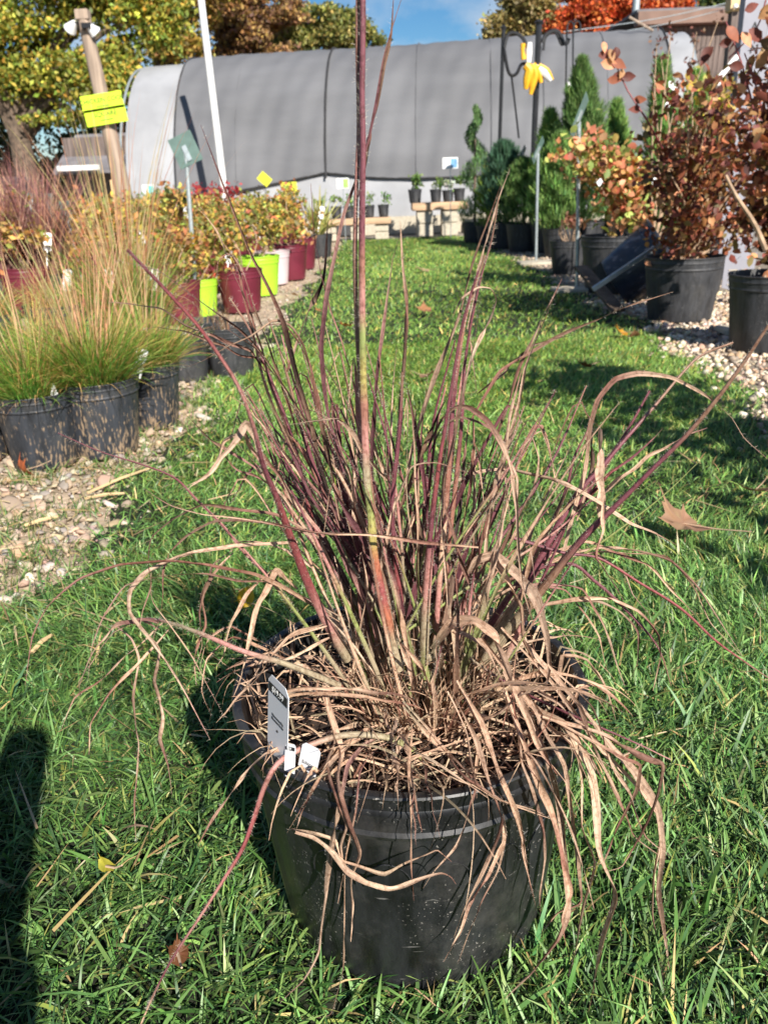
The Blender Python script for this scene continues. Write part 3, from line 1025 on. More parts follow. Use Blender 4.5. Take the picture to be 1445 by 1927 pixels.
def leaf(P, width, code, twist=0.6, turns=0.0, name='leaf_blade', fold=.25, hair=0, wprof='leaf', parent=None, seed=0):
    r = np.random.default_rng(seed + 1000)
    n = len(P)
    t = np.linspace(0, 1, n)
    if wprof == 'leaf': W = width * np.minimum(1, (.45 + 2.2 * t)) * (1 - np.clip((t - .45) / .55, 0, 1) ** 1.6 * .93)
    elif wprof == 'stub': W = np.full(n, width)
    elif wprof == 'tip': W = width * (1 - t * .92)
    else: W = width * (1 - .35 * t)
    W = W * (1 + .16 * np.sin(t * 17 + seed) + .08 * np.sin(t * 41 + seed * 2))
    # dry leaves kink and waver
    T_ = np.gradient(P, axis=0); L_ = np.linalg.norm(T_, axis=1).sum()
    P = P + np.stack([np.sin(t * f_ + p_) for f_, p_ in zip(r.uniform(9, 24, 3), r.uniform(0, 6, 3))], 1) * np.array([.0009, .0009, .0008]) * np.sin(PI * t)[:, None]
    tw = r.uniform(-.5, .5) + (twist * 1.5) * np.sin(t * r.uniform(4, 11) + r.uniform(0, 6)) + turns * t * 2 * PI
    for kk in range(r.integers(1, 4)):          # abrupt half turns where a dead blade has creased
        tk = r.uniform(.25, .95); tw = tw + r.choice([-1, 1]) * r.uniform(.6, 2.2) / (1 + np.exp(-(t - tk) * 60))
    col = ramp(code, n) * (1 + r.normal(0, .05)) * (1 + .13 * np.sin(t * 9 + seed)[:, None])
    g_ = r.uniform(0, .26); gray = col.mean(axis=1, keepdims=True)
    col = (col * (1 - g_) + gray * np.array([1.08, .98, .88]) * g_) * r.uniform(.82, 1.15)
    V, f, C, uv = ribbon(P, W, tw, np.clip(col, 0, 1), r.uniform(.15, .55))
    o = obj(name, mesh_np(name, V - np.array([PX, PY, 0]), f, M['dry'], C, uv, smooth=True), parent or plant)
    if hair: add_hair(P, W * .45, hair, .0026, r)
    return o

def culm(P, rad, code, hair=900, nodes=(), seed=0, tip=.35, name='culm', oval=1.0):
    r = np.random.default_rng(seed + 2000)
    n = len(P)
    t = np.linspace(0, 1, n)
    R = np.asarray(rad) * (1 - (1 - tip) * t ** 1.3)
    for nd in nodes: R = R * (1 + .22 * np.exp(-((t - nd) / .008) ** 2))
    mb = MB().tube(P - np.array([PX, PY, 0]), list(R), 8)
    # sheaths are flattened and grooved rather than round
    vv = np.array(mb.v).reshape(n, 8, 3); cc = vv.mean(axis=1, keepdims=True)
    g_ = 1 + .22 * np.cos(np.arange(8) / 8 * 4 * PI + t[:, None] * r.uniform(2, 7) + seed) - .10 * (np.arange(8) % 2)[None, :]
    mb.v = [tuple(q) for q in (cc + (vv - cc) * g_[:, :, None]).reshape(-1, 3)]
    me = bpy.data.meshes.new(name)
    me.from_pydata(mb.v, [], mb.f[:-2])
    col = np.repeat(np.clip(ramp(code, n) * (1 + r.normal(0, .05)), 0, 1), 8, 0)
    a_ = me.color_attributes.new('Col', 'FLOAT_COLOR', 'POINT')
    c4 = np.ones((n * 8, 4), dtype=np.float32); c4[:, :3] = col
    a_.data.foreach_set('color', c4.ravel())
    d = np.r_[0, np.cumsum(np.linalg.norm(np.diff(P, axis=0), axis=1))] * 14
    uvv = np.stack([np.tile(np.arange(8) / 8 * 2.2, n) + seed, np.repeat(d, 8) + seed], 1)
    ul = me.uv_layers.new(name='UVMap')
    li = np.zeros(len(me.loops), dtype=np.int32); me.loops.foreach_get('vertex_index', li)
    ul.data.foreach_set('uv', uvv[li].astype(np.float32).ravel())
    me.materials.append(M['culm'])
    me.polygons.foreach_set('use_smooth', [True] * len(me.polygons))
    me.update()
    o = obj(name, me, plant)
    if hair: add_hair(P, R, hair, .0030, r)
    return o

def trace(pts, ys_, n=44, k=0.0):
    """photo points + distances (spread evenly along the strand) -> points in space"""
    d = np.r_[0, np.cumsum([math.dist(pts[i], pts[i + 1]) for i in range(len(pts) - 1)])]
    yy = np.interp(d / d[-1], np.linspace(0, 1, len(ys_)), ys_)
    P = np.array([at(p[0], p[1], y) for p, y in zip(pts, yy)])
    return creased(P, n, k)

PXM = .80 / F            # metres a pixel spans near the plant
CULMS = [   # code, width px, distances, hairs, nodes, points
    ('NNOROYGNKMYGKMPPPPPPP', 10.5, (.680, .68, .68, .68), 1700, (.25, .455), [(752, 1262), (735, 1180), (718, 1110), (704, 1040), (697, 960), (690, 900), (686, 800), (683, 700), (682, 640), (681, 560), (681, 430), (682, 330), (683, 280), (681, 180), (683, 50), (682, -60)]),
    ('NBBMBBKMM', 8, (.70, .69, .688, .685), 1200, (), [(745, 1230), (722, 1090), (703, 960), (690, 860), (680, 740), (671, 600), (668, 470), (671, 340), (675, 240), (673, 100), (674, -40)]),
    ('NPRPPPB', 13, (.73, .70, .69), 1500, (.5,), [(775, 1240), (752, 1120), (742, 1030), (738, 960), (742, 900), (750, 830), (755, 760), (757, 700)]),
    ('GNKPRPPP', 13, (.71, .68, .66), 1700, (.45,), [(798, 1275), (797, 1180), (803, 1080), (812, 980), (822, 900), (833, 830), (846, 750), (856, 690), (868, 620), (884, 560), (900, 510)]),
    ('NKTMPMB', 12, (.72, .70, .69), 1500, (), [(815, 1240), (828, 1080), (838, 960), (846, 860), (852, 760), (862, 680), (875, 600), (893, 540), (912, 480)]),
    ('NMMPPB', 8, (.73, .71, .70), 1200, (), [(830, 1240), (842, 1060), (858, 900), (868, 800), (873, 700), (884, 620), (905, 520), (925, 450), (938, 370)]),
    ('NKRRPKRP', 14, (.72, .64, .58, .54), 1500, (), [(655, 1240), (620, 1180), (583, 1105), (550, 1020), (522, 940), (495, 875), (478, 805), (450, 730), (412, 668), (370, 610), (305, 538), (240, 470)]),
    ('NNPPPBB', 12, (.74, .74, .76, .80), 1400, (), [(870, 1290), (935, 1190), (985, 1110), (1040, 1005), (1085, 930), (1130, 880), (1168, 835), (1230, 765), (1285, 700), (1320, 668), (1378, 645)]),
    ('NNBPPBB', 15, (.73, .70, .68, .66), 1300, (), [(880, 1285), (945, 1200), (1010, 1120), (1090, 1020), (1160, 950), (1225, 885), (1290, 820), (1345, 755), (1400, 680), (1445, 612)]),
    ('NPPPPB', 11, (.76, .77, .79), 1500, (), [(860, 1270), (925, 1170), (985, 1080), (1035, 990), (1065, 920), (1080, 860), (1105, 810), (1118, 760)]),
    ('NKPPPP', 12, (.76, .77, .78), 1500, (), [(880, 1260), (950, 1160), (1020, 1060), (1075, 970), (1112, 915), (1140, 870), (1180, 810), (1222, 735)]),
    ('GNKRKPT', 8.5, (.70, .60, .56, .55), 1100, (), [(800, 1430), (750, 1395), (700, 1384), (645, 1384), (585, 1402), (530, 1430), (500, 1475), (478, 1540), (455, 1600), (415, 1665), (375, 1728), (330, 1795), (295, 1860), (262, 1935)]),
    ('NNKNPB', 8, (.74, .72, .70), 1300, (), [(640, 1290), (540, 1250), (460, 1226), (385, 1195), (320, 1172), (265, 1165), (210, 1180)]),
    ('KKPPPP', 8, (.80, .79, .78), 500, (), [(788, 1190), (795, 1060), (800, 960), (806, 870), (818, 780), (842, 690), (856, 640)]),
    ('NRRPK', 9, (.78, .77, .75), 700, (), [(800, 1200), (797, 1120), (800, 1040), (804, 960), (812, 880), (822, 800), (838, 730)]),
    ('NGRPPB', 10, (.76, .75, .74), 1300, (), [(700, 1230), (650, 1130), (610, 1050), (580, 950), (560, 860), (535, 780), (500, 690), (470, 620), (432, 560)]),
    ('NGPPBB', 11, (.77, .78, .78), 1300, (), [(720, 1220), (680, 1100), (640, 1010), (605, 920), (575, 830), (552, 750), (530, 670), (505, 600)]),
    ('GNPPPK', 9, (.79, .80, .80), 1000, (), [(715, 1190), (668, 1070), (625, 960), (595, 860), (570, 780), (545, 690), (530, 630)]),
    ('GMMPBP', 8, (.80, .80, .81), 1000, (), [(730, 1200), (700, 1080), (665, 960), (637, 860), (620, 790), (607, 720), (605, 640)]),
    ('NPKPP', 6, (.76, .74, .70, .66), 600, (), [(660, 1180), (600, 1140), (540, 1110), (470, 1050), (420, 990), (370, 940), (330, 900), (270, 875), (190, 850), (110, 815)]),
    ('PPRRRB', 6, (.74, .72, .70), 300, (), [(960, 1010), (1060, 1040), (1125, 1050), (1200, 1095), (1280, 1145), (1345, 1205), (1400, 1245), (1445, 1276)]),
    ('BPPPB', 6, (.76, .74, .72), 500, (), [(930, 1100), (1060, 1060), (1120, 1095), (1175, 1145), (1225, 1200), (1245, 1235), (1262, 1290)]),
    ('NPPPK', 5, (.70, .69, .68), 500, (), [(870, 1230), (960, 1290), (1040, 1330), (1120, 1365), (1200, 1400), (1262, 1430)]),
    ('NGGGG', 4, (.77, .76, .74), 0, (), [(960, 1130), (1040, 1080), (1110, 1035), (1180, 985), (1250, 930), (1315, 868)]),
    ('GGGG', 6, (.80, .82, .83), 0, (), [(700, 1180), (650, 1040), (600, 930), (560, 850), (520, 800)]),
    ('GGGG', 6, (.80, .82, .82), 0, (), [(850, 1190), (862, 1080), (872, 1000), (875, 900)]),
    ('NMPMB', 6, (.80, .82, .84), 700, (), [(690, 1170), (620, 1030), (570, 930), (520, 850), (470, 760), (430, 700), (395, 640)]),
]
def forward(yy, pts):
    # strands that lie over the front of the clump pass above the thatch
    if min(p[1] for p in pts) > 1120 and pts[0][1] > 1240:
        return (min(yy[0], .635),) + tuple(min(v, .60) for v in yy[1:-1]) + (yy[-1],)
    return yy
for i, (code, w, yy, hr, nd, pts) in enumerate(CULMS):
    yy = forward(yy, pts)
    P = avoid_pot(trace(pts, yy, 60), .006)
    culm(P, px_w(P, w) * .64, code, hr, nd, seed=i, tip=.95 if i in (0, 1) else .25)

LEAVES = [  # code, width px, distances, twist, turns, points
    ('KPPKPM', 9, (.72, .70, .68), .4, 0, [(690, 1000), (650, 870), (622, 800), (608, 720), (603, 650), (615, 560), (632, 480), (648, 400), (672, 330), (690, 270), (708, 190), (722, 110), (745, 30), (765, -30)]),
    ('PBMBBM', 8, (.71, .69, .68), .6, 0, [(672, 380), (690, 300), (702, 220), (722, 140), (735, 60), (742, -20)]),
    ('BPPKPM', 8, (.73, .71, .70), .4, 0, [(718, 1000), (692, 860), (672, 750), (645, 640), (622, 580), (604, 520), (592, 450), (585, 345)]),
    ('BPPPKTB', 8, (.73, .71, .70), .4, 0, [(700, 960), (700, 830), (706, 740), (720, 640), (728, 560), (738, 490), (750, 450), (765, 413)]),
    ('PDDBMTT', 12, (.71, .70, .69), .3, 0, [(742, 890), (752, 800), (757, 720), (761, 640), (763, 560), (758, 500), (753, 415)]),
    ('KDBDMMP', 10, (.72, .66, .62), .35, 0, [(640, 1000), (600, 870), (585, 800), (560, 720), (535, 610), (510, 550), (475, 480), (450, 420), (425, 360), (402, 300), (378, 235)]),
    ('BMBBTT', 7, (.72, .66, .63), .5, .1, [(560, 820), (530, 720), (500, 640), (470, 570), (440, 510), (410, 440), (380, 400), (350, 375)]),
    ('BBDDMMB', 7, (.72, .68, .66), .5, 0, [(560, 860), (520, 780), (490, 690), (470, 610), (455, 550), (448, 500), (432, 478), (412, 490), (410, 525), (425, 560)]),
    ('TBBMMTTK', 10, (.72, .69, .66, .64), .5, .2, [(640, 980), (622, 880), (603, 780), (590, 710), (570, 650), (545, 615), (515, 605), (470, 635), (430, 652), (380, 680), (325, 700)]),
    ('BDBMK', 8, (.73, .70, .68), .5, 0, [(612, 850), (598, 760), (582, 690), (560, 640), (535, 610), (500, 612)]),
    ('MMMBDK', 7, (.70, .66, .62), .4, 0, [(500, 700), (470, 660), (420, 640), (350, 610), (300, 580), (250, 572), (205, 568)]),
    ('MTMBT', 6, (.72, .66, .62), .4, 0, [(590, 820), (520, 700), (450, 620), (370, 560), (300, 510), (220, 490)]),
    ('MTTDDD', 9, (.74, .73, .72), .5, .3, [(540, 700), (560, 640), (585, 580), (605, 530), (614, 480), (617, 415)]),
    ('KTTTT', 15, (.66, .63, .60), .25, 0, [(500, 880), (482, 830), (466, 797), (448, 818), (428, 850), (395, 888), (352, 922)]),
    ('KTMT', 11, (.70, .67), .4, 0, [(610, 1010), (560, 950), (520, 890), (490, 845), (466, 797)]),
    ('TTKBD', 8, (.70, .66, .62), .4, 0, [(560, 960), (500, 900), (450, 860), (400, 830), (348, 778)]),
    ('TMTMTK', 8, (.70, .62, .60), .3, 0, [(900, 1030), (800, 1020), (700, 1008), (600, 1000), (520, 985), (440, 975), (380, 968), (320, 950), (272, 920)]),
    ('TTMMKK', 8, (.72, .64, .60, .58), .4, .1, [(640, 1170), (560, 1120), (480, 1080), (400, 1066), (320, 1056), (230, 1062), (150, 1090), (92, 1140), (62, 1200), (48, 1290)]),
    ('TMBMT', 8, (.70, .64, .62), .6, .3, [(600, 1010), (520, 970), (450, 958), (380, 950), (320, 978), (286, 1012), (280, 1060), (284, 1100), (268, 1150), (262, 1195)]),
    ('TTTTK', 9, (.70, .62, .58), .4, .2, [(560, 1020), (440, 1028), (340, 1045), (272, 1080), (246, 1112), (246, 1155), (290, 1212), (342, 1290), (396, 1392)]),
    ('TBMT', 8, (.70, .64, .62), .7, .5, [(440, 1040), (400, 1080), (380, 1130), (385, 1180), (365, 1240), (370, 1290)]),
    ('KKTTB', 8, (.66, .60, .58), .5, .1, [(300, 1172), (270, 1166), (210, 1180), (170, 1240), (150, 1290), (150, 1330)]),
    ('KTBTMT', 9, (.66, .60, .57), .6, .3, [(248, 1168), (275, 1190), (300, 1225), (288, 1280), (306, 1350), (302, 1390), (318, 1440), (325, 1502)]),
    ('TTMT', 7, (.68, .62, .59), .5, 0, [(330, 1172), (270, 1240), (200, 1310), (172, 1360), (168, 1420)]),
    ('TTMTT', 16, (.71, .63, .57, .55), .4, .35, [(612, 1290), (622, 1345), (640, 1415), (636, 1470), (655, 1545), (675, 1605), (660, 1650), (664, 1705), (660, 1772)]),
    ('TKTTTM', 10, (.70, .60, .56, .545), .35, .2, [(760, 1370), (690, 1398), (655, 1440), (640, 1505), (628, 1580), (612, 1670), (606, 1735), (600, 1790), (570, 1845), (528, 1885)]),
    ('TTTMT', 9, (.66, .60, .56), .4, 0, [(690, 1385), (660, 1400), (620, 1440), (580, 1500), (556, 1566)]),
    ('TLTLTM', 11, (.56, .53, .52, .515), .3, 0, [(556, 1566), (590, 1578), (625, 1605), (655, 1640), (690, 1664), (735, 1672), (790, 1655), (830, 1644), (848, 1650), (858, 1664)]),
    ('BMMK', 5, (.66, .58, .56), .3, 0, [(790, 1400), (800, 1450), (812, 1510), (828, 1578)]),
    ('NTMTT', 10, (.70, .60, .57), .3, 0, [(760, 1330), (800, 1375), (840, 1420), (880, 1470), (930, 1500), (980, 1520), (1040, 1542)]),
    ('NTTTTM', 22, (.70, .64, .60, .58), .25, 0, [(812, 1220), (850, 1175), (890, 1166), (925, 1195), (955, 1255), (980, 1320), (1010, 1400), (1050, 1460)]),
    ('BTTTTM', 20, (.74, .69, .67), .3, 0, [(870, 1110), (895, 1055), (935, 1045), (975, 1080), (1008, 1130), (1030, 1195), (1033, 1260), (1020, 1330)]),
    ('TTLTTM', 20, (.68, .62, .57, .56), .3, 0, [(905, 1200), (945, 1250), (990, 1310), (1035, 1370), (1080, 1400), (1112, 1440), (1120, 1500), (1128, 1600), (1160, 1680), (1135, 1760), (1115, 1870), (1100, 1930)]),
    ('TTTMTM', 13, (.68, .59, .56, .55), .4, .1, [(950, 1300), (985, 1400), (1010, 1460), (1038, 1540), (1060, 1620), (1072, 1680), (1058, 1730), (1064, 1780)]),
    ('TTTTMT', 14, (.70, .60, .57, .56), .4, .1, [(985, 1320), (1020, 1400), (1048, 1480), (1058, 1560), (1065, 1640), (1065, 1720), (1050, 1770), (1000, 1830), (950, 1880)]),
    ('TTTTM', 11, (.67, .58, .55), .35, 0, [(860, 1280), (905, 1360), (930, 1430), (958, 1500), (985, 1580), (1000, 1682)]),
    ('TTMTT', 11, (.67, .58, .55, .54), .5, .3, [(850, 1300), (895, 1390), (920, 1470), (943, 1540), (925, 1600), (905, 1650), (870, 1720), (854, 1765)]),
    ('TTMTB', 9, (.60, .56, .54), .5, .3, [(942, 1535), (948, 1585), (920, 1640), (885, 1700), (865, 1755), (835, 1810)]),
    ('TTTTBT', 14, (.72, .66, .62, .60), .35, .1, [(960, 1180), (1040, 1270), (1100, 1340), (1150, 1410), (1190, 1450), (1238, 1520), (1248, 1600), (1238, 1680), (1248, 1750), (1262, 1840)]),
    ('TTMBMT', 11, (.70, .64, .60, .59), .5, .2, [(1000, 1340), (1060, 1360), (1140, 1385), (1200, 1420), (1245, 1440), (1240, 1490), (1205, 1570), (1170, 1630), (1140, 1640)]),
    ('TBTMT', 9, (.70, .62, .60), .5, .2, [(1030, 1250), (1090, 1330), (1130, 1440), (1165, 1500), (1190, 1570), (1240, 1610)]),
    ('TTKMTT', 9, (.76, .74, .72), .4, 0, [(880, 1160), (960, 1110), (1040, 1098), (1095, 1110), (1130, 1160), (1150, 1220), (1175, 1290)]),
    ('TTLTMBT', 9, (.76, .73, .70), .4, .1, [(1000, 1145), (1080, 1128), (1150, 1125), (1200, 1150), (1238, 1195), (1243, 1240), (1228, 1300)]),
    ('NTTMTT', 7, (.78, .75, .72), .3, 0, [(960, 1090), (1060, 1045), (1130, 1030), (1200, 1035), (1262, 1055), (1310, 1105), (1350, 1165), (1400, 1240)]),
    ('TTMTB', 7, (.78, .77, .75), .4, 0, [(1000, 1060), (1100, 1020), (1150, 1040), (1220, 1060), (1262, 1110), (1310, 1160)]),
    ('NTTTTM', 10, (.74, .72, .70), .35, .1, [(835, 915), (900, 888), (960, 885), (1030, 898), (1080, 920), (1130, 945), (1185, 985), (1230, 1002), (1272, 1025)]),
    ('DBMTTTTM', 11, (.70, .67, .65), .35, .1, [(800, 850), (830, 790), (858, 765), (885, 768), (918, 795), (945, 840), (960, 890), (972, 960), (978, 1040), (985, 1110), (1005, 1180)]),
    ('TTTT', 9, (.72, .70, .68), .3, 0, [(980, 1130), (1000, 1040), (1040, 980), (1090, 930), (1150, 885)]),
    ('BBMTK', 7, (.76, .75, .74), .4, 0, [(920, 860), (945, 790), (968, 720), (990, 660), (1020, 600), (1057, 524)]),
    ('MMBBB', 7, (.74, .74, .75), .4, 0, [(880, 800), (940, 700), (1010, 655), (1090, 615), (1170, 580), (1266, 549)]),
    ('LLTTB', 9, (.70, .69, .68), .5, .1, [(868, 740), (890, 670), (915, 610), (935, 565), (925, 545), (900, 540), (870, 560), (850, 600)]),
    ('TTTBM', 9, (.74, .72, .70), .35, 0, [(758, 950), (775, 850), (800, 760), (835, 670), (862, 590), (885, 510), (905, 450), (945, 340)]),
    ('TTTT', 7, (.76, .74, .73), .35, 0, [(880, 620), (900, 520), (918, 430), (940, 370), (960, 315)]),
    ('NMMMBBTB', 11, (.72, .67, .64), .3, 0, [(915, 1170), (870, 1060), (840, 960), (836, 900), (860, 800), (885, 680), (905, 560)]),
    ('MBBDB', 9, (.74, .73, .72), .4, 0, [(745, 980), (790, 860), (820, 790), (845, 740), (855, 700)]),
    ('TTTBMTTTK', 10, (.74, .74, .73, .74), .35, .1, [(1050, 1080), (1080, 960), (1100, 880), (1112, 800), (1125, 750), (1155, 712), (1200, 702), (1265, 712), (1330, 745), (1375, 785), (1400, 825), (1445, 865)]),
    ('TBDB', 8, (.76, .76, .76), .4, 0, [(1085, 980), (1112, 880), (1112, 800), (1098, 765), (1084, 748)]),
    ('NNTTTK', 9, (.76, .75, .75), .35, 0, [(980, 1120), (1030, 1000), (1070, 920), (1100, 840), (1108, 790)]),
    ('RRRPK', 8, (.77, .78, .80), .3, 0, [(1040, 1020), (1090, 950), (1150, 890), (1200, 850), (1230, 825), (1247, 805)]),
    ('RRORP', 7, (.77, .78, .79), .3, 0, [(1085, 960), (1120, 900), (1150, 860), (1180, 810), (1215, 750)]),
    ('TTTTK', 8, (.75, .74, .73), .3, 0, [(1090, 960), (1160, 905), (1220, 860), (1290, 820), (1330, 805)]),
    ('TTTTT', 16, (.72, .715, .71), .1, 0, [(1133, 985), (1130, 930), (1128, 870), (1128, 806)]),
    ('TTMTK', 8, (.70, .66, .63), .5, .2, [(1135, 940), (1132, 1000), (1120, 1050), (1150, 1090), (1172, 1130)]),
    ('BTTTM', 9, (.73, .71, .69), .5, .1, [(905, 1100), (925, 960), (945, 860), (965, 760), (980, 700), (1000, 670)]),
    ('TMTTM', 10, (.74, .73, .71), .4, .1, [(880, 1150), (905, 1020), (935, 920), (958, 820), (975, 760), (990, 690), (1015, 625), (1057, 525)]),
    ('TMBTK', 8, (.76, .73, .70), .4, .1, [(900, 1140), (960, 1000), (1000, 930), (1015, 860), (990, 800), (960, 790)]),
    ('TTTM', 8, (.70, .68, .66), .4, 0, [(700, 1150), (730, 1000), (770, 880), (820, 870), (880, 890)]),
    ('KMTTB', 8, (.72, .68, .66), .5, .1, [(690, 1060), (655, 880), (620, 790), (580, 770), (520, 790)]),
    ('TTTT', 9, (.71, .66, .64), .4, 0, [(735, 910), (700, 870), (640, 790), (600, 790), (540, 800)]),
    ('BTBTD', 6, (.78, .76, .73), .3, 0, [(900, 740), (950, 700), (1000, 650), (1080, 630)]),
    ('TTLTT', 9, (.70, .67), .3, 0, [(875, 1400), (860, 1270), (845, 1130), (832, 1010), (828, 942)]),
    ('TTTTK', 9, (.72, .69, .67), .4, 0, [(660, 1270), (680, 1180), (690, 1120), (680, 1040), (672, 1100)]),
    ('TTTLT', 12, (.70, .65, .63), .4, 0, [(560, 1110), (520, 1075), (490, 1130), (470, 1200), (455, 1270), (440, 1310)]),
    ('TTTT', 8, (.70, .64, .62), .4, 0, [(620, 1170), (540, 1200), (490, 1270), (450, 1310), (420, 1350)]),
    ('LTTMT', 9, (.71, .69, .67), .3, 0, [(500, 1330), (540, 1300), (600, 1295), (680, 1300), (760, 1310), (790, 1330)]),
    ('TLTT', 8, (.69, .66, .64), .3, 0, [(620, 1200), (560, 1230), (510, 1255), (470, 1280), (440, 1290)]),
    ('BTMTB', 7, (.72, .66, .62), .4, .2, [(540, 1240), (440, 1200), (390, 1240), (380, 1300), (400, 1350)]),
]
rj = np.random.default_rng(99)
for (code, w, yy, tw, turns, pts) in list(LEAVES):
    mx_ = sum(p[0] for p in pts) / len(pts)
    k_ = (1 if mx_ > 920 and max(p[1] for p in pts) > 1440 else 1 if pts[-1][1] > 1150 or mx_ < 480 else 0)
    for _ in range(k_):
        dx, dy, sc = rj.normal(0, 26), rj.normal(0, 22), rj.uniform(.82, 1.12)
        P2 = [(pts[0][0] + (p[0] - pts[0][0]) * sc + dx * (q + .3) + rj.normal(0, 5), pts[0][1] + (p[1] - pts[0][1]) * sc * rj.uniform(.97, 1.03) + dy * (q + .3) + rj.normal(0, 5)) for q, p in zip(np.linspace(0, 1, len(pts)), pts)]
        LEAVES.append((code[::1], max(4.5, w * rj.uniform(.45, .8)), tuple(v + rj.uniform(-.01, .03) for v in yy), tw, turns + rj.uniform(0, .4), P2))
for i, (code, w, yy, tw, turns, pts) in enumerate(LEAVES):
    yy = forward(yy, pts)
    P = avoid_pot(trace(pts, yy, 64, .55))
    leaf(P, px_w(P, w) * .90, code, tw, turns, hair=320 if i % 3 else 0, seed=i, wprof='stub' if w == 16 and pts[-1][1] == 806 else 'leaf')

# random culms and leaves between the traced ones
r = np.random.default_rng(42)
def grow(base, d0, L, droop, n=30, wob=.12, r=r):
    P = [np.array(base, float)]; d = np.array(d0, float); d /= np.linalg.norm(d)
    ds = L / n; w = r.normal(0, wob, 3)
    for i in range(n):
        d = d + np.array([0, 0, -1.0]) * droop * ds * 10 * (.2 + i / n) + w * ds * 5
        d /= np.linalg.norm(d)
        p = P[-1] + d * ds
        q = np.array([p[0] - PX, p[1] - PY]); rho = np.linalg.norm(q)
        if p[2] < PH + .006:
            lim_o, lim_i = float(pot_r(p[2])) + .014, float(pot_r(max(p[2], SZ))) - .008
            if lim_i < rho < lim_o:
                if np.linalg.norm(P[-1][:2] - np.array([PX, PY])) > lim_i + .01: p[:2] = np.array([PX, PY]) + q / rho * lim_o
                else: p[2] = max(p[2], PH + .008)
            if p[2] < SZ and rho <= lim_i: p[2] = SZ + .002
        if p[2] < .02: p[2] = .02
        P.append(p)
    return np.array(P)
for i in range(40):
    a = r.uniform(0, 2 * PI); q = .060 * math.sqrt(r.uniform(0, 1))
    base = (PX + .012 + q * math.cos(a), PY + q * .9 * math.sin(a) - .005, SZ - .004)
    out = q / .060
    tilt = r.uniform(.05, .50) * (.4 + out)
    d = (math.cos(a) * tilt - .10 * (r.uniform() < .4), math.sin(a) * tilt * .8 + .06, 1)
    L = r.uniform(.12, .34)
    if r.uniform() < .45:
        culm(grow(base, d, L, .03), r.uniform(.0016, .0032), random.choice(['NGMTM', 'NNKPP', 'YGNKM', 'NTTMB', 'GNGKP', 'TNKRK', 'NNTTM']), 1100, seed=100 + i, tip=.3)
    else:
        leaf(grow(base, d, L * 1.1, r.uniform(.02, .25), wob=.3), r.uniform(.0035, .0065), random.choice(['NGTT', 'NTTTM', 'BMTM', 'NTLT', 'NBDM', 'GKMT']), .5, r.uniform(0, .3), seed=200 + i, hair=500)
for i in range(34):
    a = r.uniform(0, 2 * PI) if i % 3 else r.uniform(-1.3, .9); q = .060 * math.sqrt(r.uniform(.2, 1))
    base = (PX + .010 + q * math.cos(a), PY + q * math.sin(a), SZ + r.uniform(0, .02))
    up = r.uniform(.3, 1.5)
    P = grow(base, (math.cos(a), math.sin(a), up), r.uniform(.12, .27), r.uniform(.6, 1.6), wob=.6, n=34)
    leaf(P, r.uniform(.0025, .0062), random.choice(['TTTT', 'NTTM', 'TLTB', 'BTTT', 'TMBT', 'KTTT', 'TTLT']), 1.1, r.uniform(0, .6), seed=400 + i, hair=250 if i % 2 else 0)

for i in range(112):
    u = r.uniform(-1, 1)
    bx, by = 785 + u * 70 + r.normal(0, 12), r.uniform(1190, 1290)
    if i < 64: tx, ty = r.uniform(440, 700), r.uniform(590, 960)
    elif i < 90: tx, ty = r.uniform(700, 900), r.uniform(640, 980)
    else: tx, ty = r.uniform(880, 1120), r.uniform(720, 1000)
    if ty < 700 and tx < 520: ty += 90
    d0 = r.uniform(.70, .79); d1 = d0 + r.uniform(-.05, .08)
    bow = r.uniform(-.10, .04) * (1 if tx < bx else -1) * abs(tx - bx) + r.normal(0, 10)
    pts = [(bx, by), (bx + (tx - bx) * .30 + bow * .7, by + (ty - by) * .36), (bx + (tx - bx) * .66 + bow, by + (ty - by) * .70), (tx, ty)]
    curl_ = r.uniform() < .35
    if curl_: pts += [(tx + (tx - bx) * .10, ty + r.uniform(-10, 25)), (tx + (tx - bx) * .22, ty + r.uniform(40, 120))]
    P = avoid_pot(trace(pts, (d0, (d0 + d1) / 2, d1), 34))
    if i % 5 < 2 and not curl_:
        culm(P, px_w(P, r.uniform(5, 9)) * .5, random.choice(['NGMPM', 'NNKPP', 'GNGMB', 'NTMPB', 'GGNKP', 'NNPPM', 'NGGKM']), 1200, seed=600 + i, tip=.3)
    else:
        pb = i % 3 != 1
        leaf(P, px_w(P, r.uniform(7, 12.5) if pb else r.uniform(4.5, 8)), random.choice(['NPPPM', 'NKPPB', 'GPPPB', 'NMPPM', 'NPPKT', 'NKPMT'] if pb else ['NGTTB', 'NTTBM', 'BMTM', 'NTLT', 'NBDM', 'NTMBD', 'NTTT']), .35 if pb else .6, r.uniform(0, .2), seed=700 + i, hair=700 if pb else 300)

